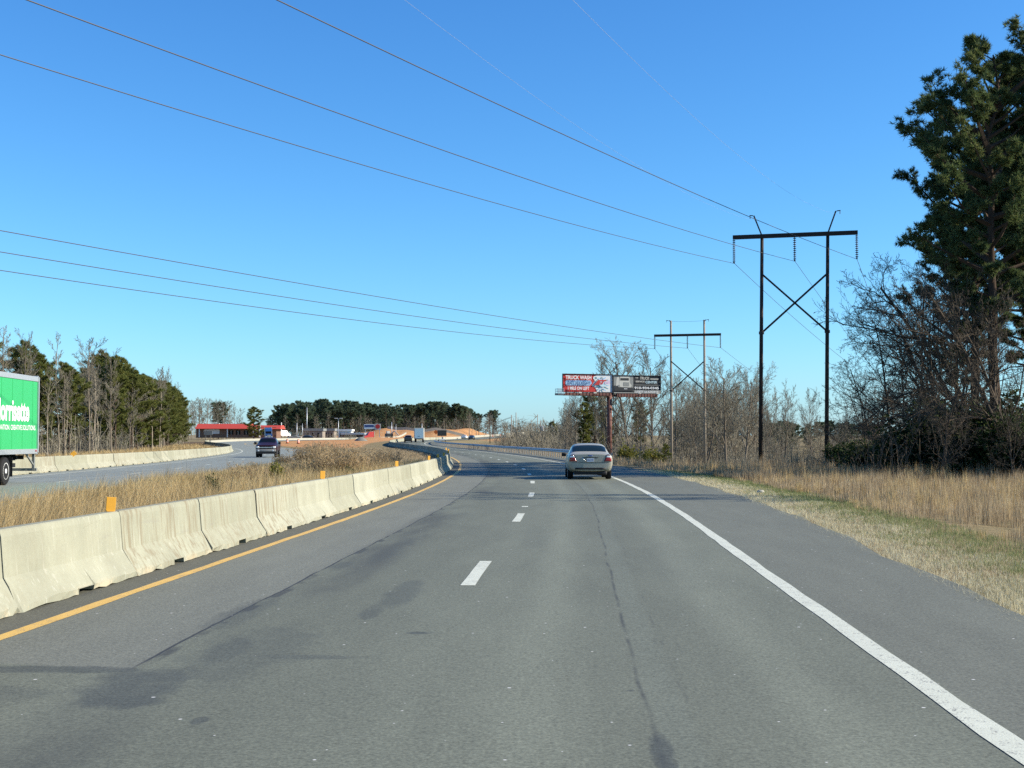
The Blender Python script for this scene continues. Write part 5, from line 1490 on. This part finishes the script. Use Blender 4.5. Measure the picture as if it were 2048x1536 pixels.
blue_ = tractor('blue semi tractor seen above the dark pickup', px(537, 380), 380, float(zr(380)) + .1, .25, 'blue_paint'); blue_.scale = (.8, .8, 1)
red_ = tractor('red semi tractor parked under the distant roadside sign', px(741, 470), 470, gz(px(741, 470), 470) + .02, -1.1, 'red_paint'); red_.scale = (.75, .75, .75)
def van(label, x, y_, z, rz):
    t = thing('van', label, 'van', (x, y_, z), rz)
    MB().prism([(-2.9, .35), (-2.95, 2.1), (-2.7, 2.35), (1.2, 2.35), (2.0, 1.35), (2.9, 1.1), (2.95, .4)], -.95, .95, 'YZ').build('body', M['white_car_paint'], t, bevel=.08)
    for s in (-1, 1):
        MB().prism([(.55, 1.35), (1.15, 2.1), (.55, 2.1)], s * .93, s * .955, 'YZ').build('side_window', M['glass'], t)
        wheel(t, s * .85, -1.8, .36, .22); wheel(t, s * .85, 1.9, .36, .22)
    return t
van('white van parked right of the red roofed shop', px(566, 470), 470, pz(874.5, 470), -.6)

# ------------------------------------------------------------------ roadworks and far roadside
M['drum_orange'] = plain('drum_orange', (.56, .12, .030), .5, 0, .4, .05)
def drum(x, y_, label):
    t = thing('traffic_drum', label, 'traffic drum', (x, y_, gz(x, y_) + .02), 0, 'orange and white drums')
    MB().lathe([(.30, 0), (.29, .30), (.28, .31), (.27, .62), (.26, .63), (.24, 1.0), (.10, 1.05)], n=14).build('barrel', M['drum_orange'], t, True)
    for z, r in ((.36, .287), (.70, .266)): MB().lathe([(r, z), (r - .006, z + .14)], n=14).build('white_band', M['trailer_white'], t, True)
    MB().lathe([(.42, 0), (.40, .10)], n=12).build('base_ring', M['tyre'], t)
drum(px(575, 330) , 330, 'orange and white drum right behind the pickup on the orange soil')
drum(px(597, 322), 322, 'second orange and white drum further right of the pickup')
for (p, Y) in [(985, 590), (1000, 600)]: drum(px(p, Y) , Y, 'tiny orange and white drum at the far end of the road')
mb = thing('message_board', 'dark message board on a white trailer beside the distant road', 'road sign', (px(884, 365), 365, float(zr(365))), .10)
MB().box((0, 0, 2.35), (2.5, .16, 1.55)).build('display', M['bb_black'], mb, bevel=.03)
MB().box((0, .12, 1.0), (.14, .14, 1.4)).build('mast', M['galv'], mb)
MB().box((0, .2, .62), (1.9, 1.2, .35)).build('trailer', M['bb_white'], mb, bevel=.04)
for s in (-1, 1): wheel(mb, s * .95, .2, .30, .18)
MB().bar((-.9, 0, .3), (-.9, 0, 1.4), .06, .06).bar((.9, 0, .3), (.9, 0, 1.4), .06, .06).build('legs', M['galv'], mb)
M['orange_print'] = plain('sign_orange', (.60, .13, .02), .5, 0, .3, .05)
sg = thing('road_sign', 'small orange diamond sign left of the message board', 'road sign', (px(872, 372), 372, float(zr(372)) + .0), 0)
MB().box((0, 0, 2.6), (.95, .03, .95), Matrix.Rotation(PI / 4, 3, 'Y')).build('board', M['orange_print'], sg)
MB().box((0, .05, 1.2), (.07, .07, 2.4)).build('post', M['galv'], sg)
# red roofed shop
M['roof_red'] = plain('roof_red', (.44, .060, .036), .5, 0, .35, .1, .5)
M['brick'] = plain('brown_brick', (.17, .105, .075), .9, 0, .2, .2, 1.0)
M['drab'] = plain('drab_wall', (.22, .195, .165), .9, 0, .2, .2, 1.0)
M['shop_white'] = plain('shop_white', (.62, .62, .60), .6, 0, .3, .05)
SY = 455.0; sg_z = pz(872, SY) - .6
sh = thing('shop_building', 'long low shop with a bright red roof band behind the bend', 'shop', (px(476, SY), SY, sg_z))
sx_ = lambda p: (p - 476) * SY / FPX
sz_ = lambda q: pz(q, SY) - sg_z
MB().box((sx_(472), 5, sz_(865)), (sx_(556) - sx_(395), 9, 2 * (sz_(865)))).build('wall', M['brick'], sh)
rf = MB(); rf.prism([(-1.2, sz_(857.5)), (2.6, sz_(847.5)), (7.0, sz_(847.5)), (10.6, sz_(857.5))], sx_(392), sx_(500), 'YZ').prism([(-.6, sz_(858)), (2.6, sz_(850.5)), (7.0, sz_(850.5)), (10.2, sz_(858))], sx_(500.1), sx_(561), 'YZ')
rfo = rf.build('roof', M['roof_red'], sh)
for p in (431, 475): MB().box((sx_(p), 3, sz_(847.6)), (1.4, 1.2, .45)).build('roof_vent', M['bb_silver'], rfo)
MB().box((sx_(525), -.70, sz_(858.9)), (sx_(545) - sx_(505), .06, .28)).build('fascia', M['shop_white'], sh)
MB().box((sx_(423), .45, sz_(863)), (sx_(438) - sx_(407), .12, 1.55)).build('white_wall', M['shop_white'], sh)
for p in (462, 476, 492, 512, 524, 540): w_ = MB().box((sx_(p), .46, sz_(865)), (1.5, .10, 1.5)).build('window', M['glass'], sh); MB().box((sx_(p), .40, sz_(865)), (.08, .06, 1.5)).build('mullion', M['shop_white'], w_)
for p in (400, 456, 508, 520): MB().box((sx_(p), -.7, sz_(866)), (.30, .30, 2.8)).build('canopy_post', M['shop_white'], sh)
sg2 = thing('shop_sign', 'small dark sign board standing before the red roofed shop', 'sign', (px(417, 330), 330, gz(px(417, 330), 330)), 0)
MB().box((0, 0, pz(866, 330) - gz(px(417, 330), 330)), (2.0, .12, 1.0)).build('board', M['bb_grey'], sg2)
for s in (-.6, .6): MB().box((s, 0, 1.0), (.12, .10, 2.4)).build('post', M['timber'], sg2)
def hut(p0, p1, q0, q1, Y, label, mat, roof):
    t = thing('low_building', label, 'building', (px((p0 + p1) / 2, Y), Y, gz(px((p0 + p1) / 2, Y), Y) - .3))
    w = (p1 - p0) * Y / FPX; z0 = gz(px((p0 + p1) / 2, Y), Y) - .3; h1 = pz(q0, Y) - z0; hm = pz((q0 + q1) / 2, Y) - z0
    MB().box((0, 4, hm / 2), (w, 8, hm)).build('wall', M[mat], t)
    MB().box((0, 4, (hm + h1) / 2), (w + .8, 8.8, h1 - hm)).build('roof', M[roof], t)
    for k in range(3): MB().box((w * (k - 1) * .28, -.02, hm * .5), (w * .10, .10, hm * .5)).build('window', M['glass'], t)
hut(607, 645, 857, 867, 505, 'low brown building with a pale roof right of the shop', 'drab', 'bb_grey')
hut(648, 668, 857, 867, 520, 'small low building with a pale roof beside the light pole', 'drab', 'bb_grey')
hut(676, 702, 858.5, 866, 500, 'white fronted small building before the distant pines', 'shop_white', 'shop_white')
hut(684, 727, 865.5, 873, 495, 'dark long shed left of the red tractor', 'rust_dark', 'galv')
# roadside sign: white and blue board with a red roundel
sY = 500.0
rs = thing('roadside_sign', 'white and blue sign with a red round emblem before the distant pines', 'sign', (px(745, sY), sY, gz(px(745, sY), sY)))
szr = lambda q: pz(q, sY) - gz(px(745, sY), sY); sxr = lambda p: (p - 745) * sY / FPX
bd = MB().box((sxr(738.5), 0, szr(853.2)), (sxr(749) - sxr(728), .2, szr(848.5) - szr(858))).build('board', M['bb_white'], rs)
MB().box((sxr(738.5), -.13, szr(852)), (sxr(748) - sxr(729), .04, .75)).build('blue_band', M['bb_navy'], bd)
b2 = MB().box((sxr(755.5), 0, szr(853.5)), (sxr(762) - sxr(750), .2, szr(848) - szr(860))).build('board', M['bb_silver'], rs)
MB().lathe([(.85, -.16), (.85, -.11)], (sxr(755.5), 0, szr(853)), 20, 'Y').build('roundel', M['bb_red'], b2)
for p in (731, 759): MB().box((sxr(p), .1, szr(866)), (.2, .2, 2 * szr(866))).build('post', M['galv'], rs)
# poles
def upole(p, Y, q0, q1, label, mat='old_wood', arm=True, extra=None, r=.16, cat='pole', group=None):
    x = px(p, Y); z1 = pz(q1, Y); z0 = min(gz(x, Y) - .2, z1)
    t = thing('utility_pole', label, cat, (x, Y, z0), rt.uniform(-.3, .3), group)
    H = pz(q0, Y) - z0
    MB().tube([(0, 0, 0), (0, 0, H)], [r, r * .65], 8).build('pole', M[mat], t, True)
    if arm: MB().box((0, -.15, H - .5), (2.2, .10, .12)).build('crossarm', M[mat], t)
    if extra == 'can':
        o = MB().lathe([(.25, 0), (.30, .05), (.30, 1.0), (.22, 1.12)], n=14).build('transformer', M['bb_white'], t, True); o.location = (.48, -.1, pz(862, Y) - z0)
    if extra == 'lamps':
        for s in (-1, 1): MB().box((s * .9, 0, H + .05), (1.0, .5, .30)).build('lamp_head', M['bb_silver'], t)
        MB().box((0, 0, H - .05), (1.8, .08, .08)).build('bracket', M['galv'], t)
    return t
upole(1023, 325, 830, 893, 'bare utility pole outside the bend, left of the transformer pole', arm=False)
upole(980, 420, 826, 886, 'dark thin utility pole by the distant road', 'creosote', False, None, .14)
upole(1081, 300, 841, 896, 'utility pole with a white transformer outside the bend', extra='can', arm=False)
upole(1032, 470, 825, 870, 'utility pole furthest back outside the bend', arm=False, r=.2)
upole(1062, 400, 840, 880, 'short utility pole behind the transformer pole', arm=False)
upole(1075, 420, 829, 880, 'taller thin utility pole behind the transformer pole', arm=False)
upole(1153, 260, 838, 892, 'pale utility pole just above the sedan', arm=False)
upole(1175, 250, 845, 892, 'pale thin pole between the sedan and the billboard post', arm=False, r=.12)
upole(677, 480, 837, 866, 'light pole with twin lamp heads before the distant pines', 'galv', False, 'lamps', .14, 'light pole')
upole(614, 520, 815, 858, 'tallest pale pole left of the distant pines', 'galv', False, None, .2)
upole(594, 455, 846, 870, 'pale pole right of the white van', 'galv', False)
upole(605, 480, 847, 866, 'thin pale pole second to the right of the white van', 'galv', False, None, .12)
upole(563, 470, 845, 868, 'pale pole at the right end of the red roof', 'shop_white', False, None, .2)
upole(521, 445, 847, 870, 'thin pale pole in front of the lone pine', 'galv', False, None, .13)
upole(783.5, 510, 844, 868, 'pale pole right of the roadside sign', 'galv', False, None, .17)
upole(792, 540, 848, 866, 'thinner pale pole beside the parapet wall end', 'galv', False, None, .12)
upole(844, 560, 847, 862, 'thin pale pole behind the parapet wall', 'galv', False, None, .15)
# parked machines on the embankment
ex = thing('excavator', 'small dark excavator left of the parapet wall', 'excavator', (px(778, 480), 480, gz(px(778, 480), 480) + .1), .4)
for s in (-1, 1): MB().box((s * .9, 0, .4), (.5, 3.0, .75)).build('track', M['tyre'], ex, bevel=.15)
MB().box((0, 0, 1.45), (2.3, 2.6, 1.2)).build('body', M['bb_black'], ex, bevel=.08); MB().box((-.5, -.5, 2.3), (1.1, 1.2, 1.2)).build('cab', M['bb_silver'], ex, bevel=.06)
MB().bar((.4, -.8, 1.8), (1.6, -1.6, 3.0), .3, .35).bar((1.6, -1.6, 3.0), (2.8, -2.4, 1.4), .25, .3).build('boom', M['bb_silver'], ex)
gp = MB().lathe([(2.1, -.4), (1.9, .1), (1.2, .75), (.5, 1.15), (.1, 1.25)], n=13).build('gravel_pile', plain('grey_gravel', (.17, .175, .16), .95, 0, .1, .3, 2.0), None, True)
gp.location = (px(722, 395), 395, gz(px(722, 395), 395)); gp.scale = (1.0, .8, .9); tag(gp, 'grey gravel heap on the orange soil left of the red tractor', 'gravel heap')
for i, (p0, q0, p1, q1, Y) in enumerate([(614, 826, 783.5, 846, 505), (677, 842, 844, 849, 520), (783.5, 847, 985, 838, 540)]):
    span(at(p0, q0, Y), at(p1, q1, Y), .6, .028, ['faint far wire strung before the left half of the distant pines', 'faint far wire running right from the twin lamp light pole', 'faint far wire before the right half of the distant pines'][i], 16)
# low white marker stone on the verge
st_ = MB().lathe([(.16, 0), (.20, .05), (.17, .14), (.08, .19)], n=9).build('pale_stone', M['pale_concrete'], None, True); x = px(1520, 43.5)
st_.location = (x, 43.5, gz(x, 43.5)); st_.scale = (.7, .5, .6); tag(st_, 'pale stone lying on the grass verge', 'stone')
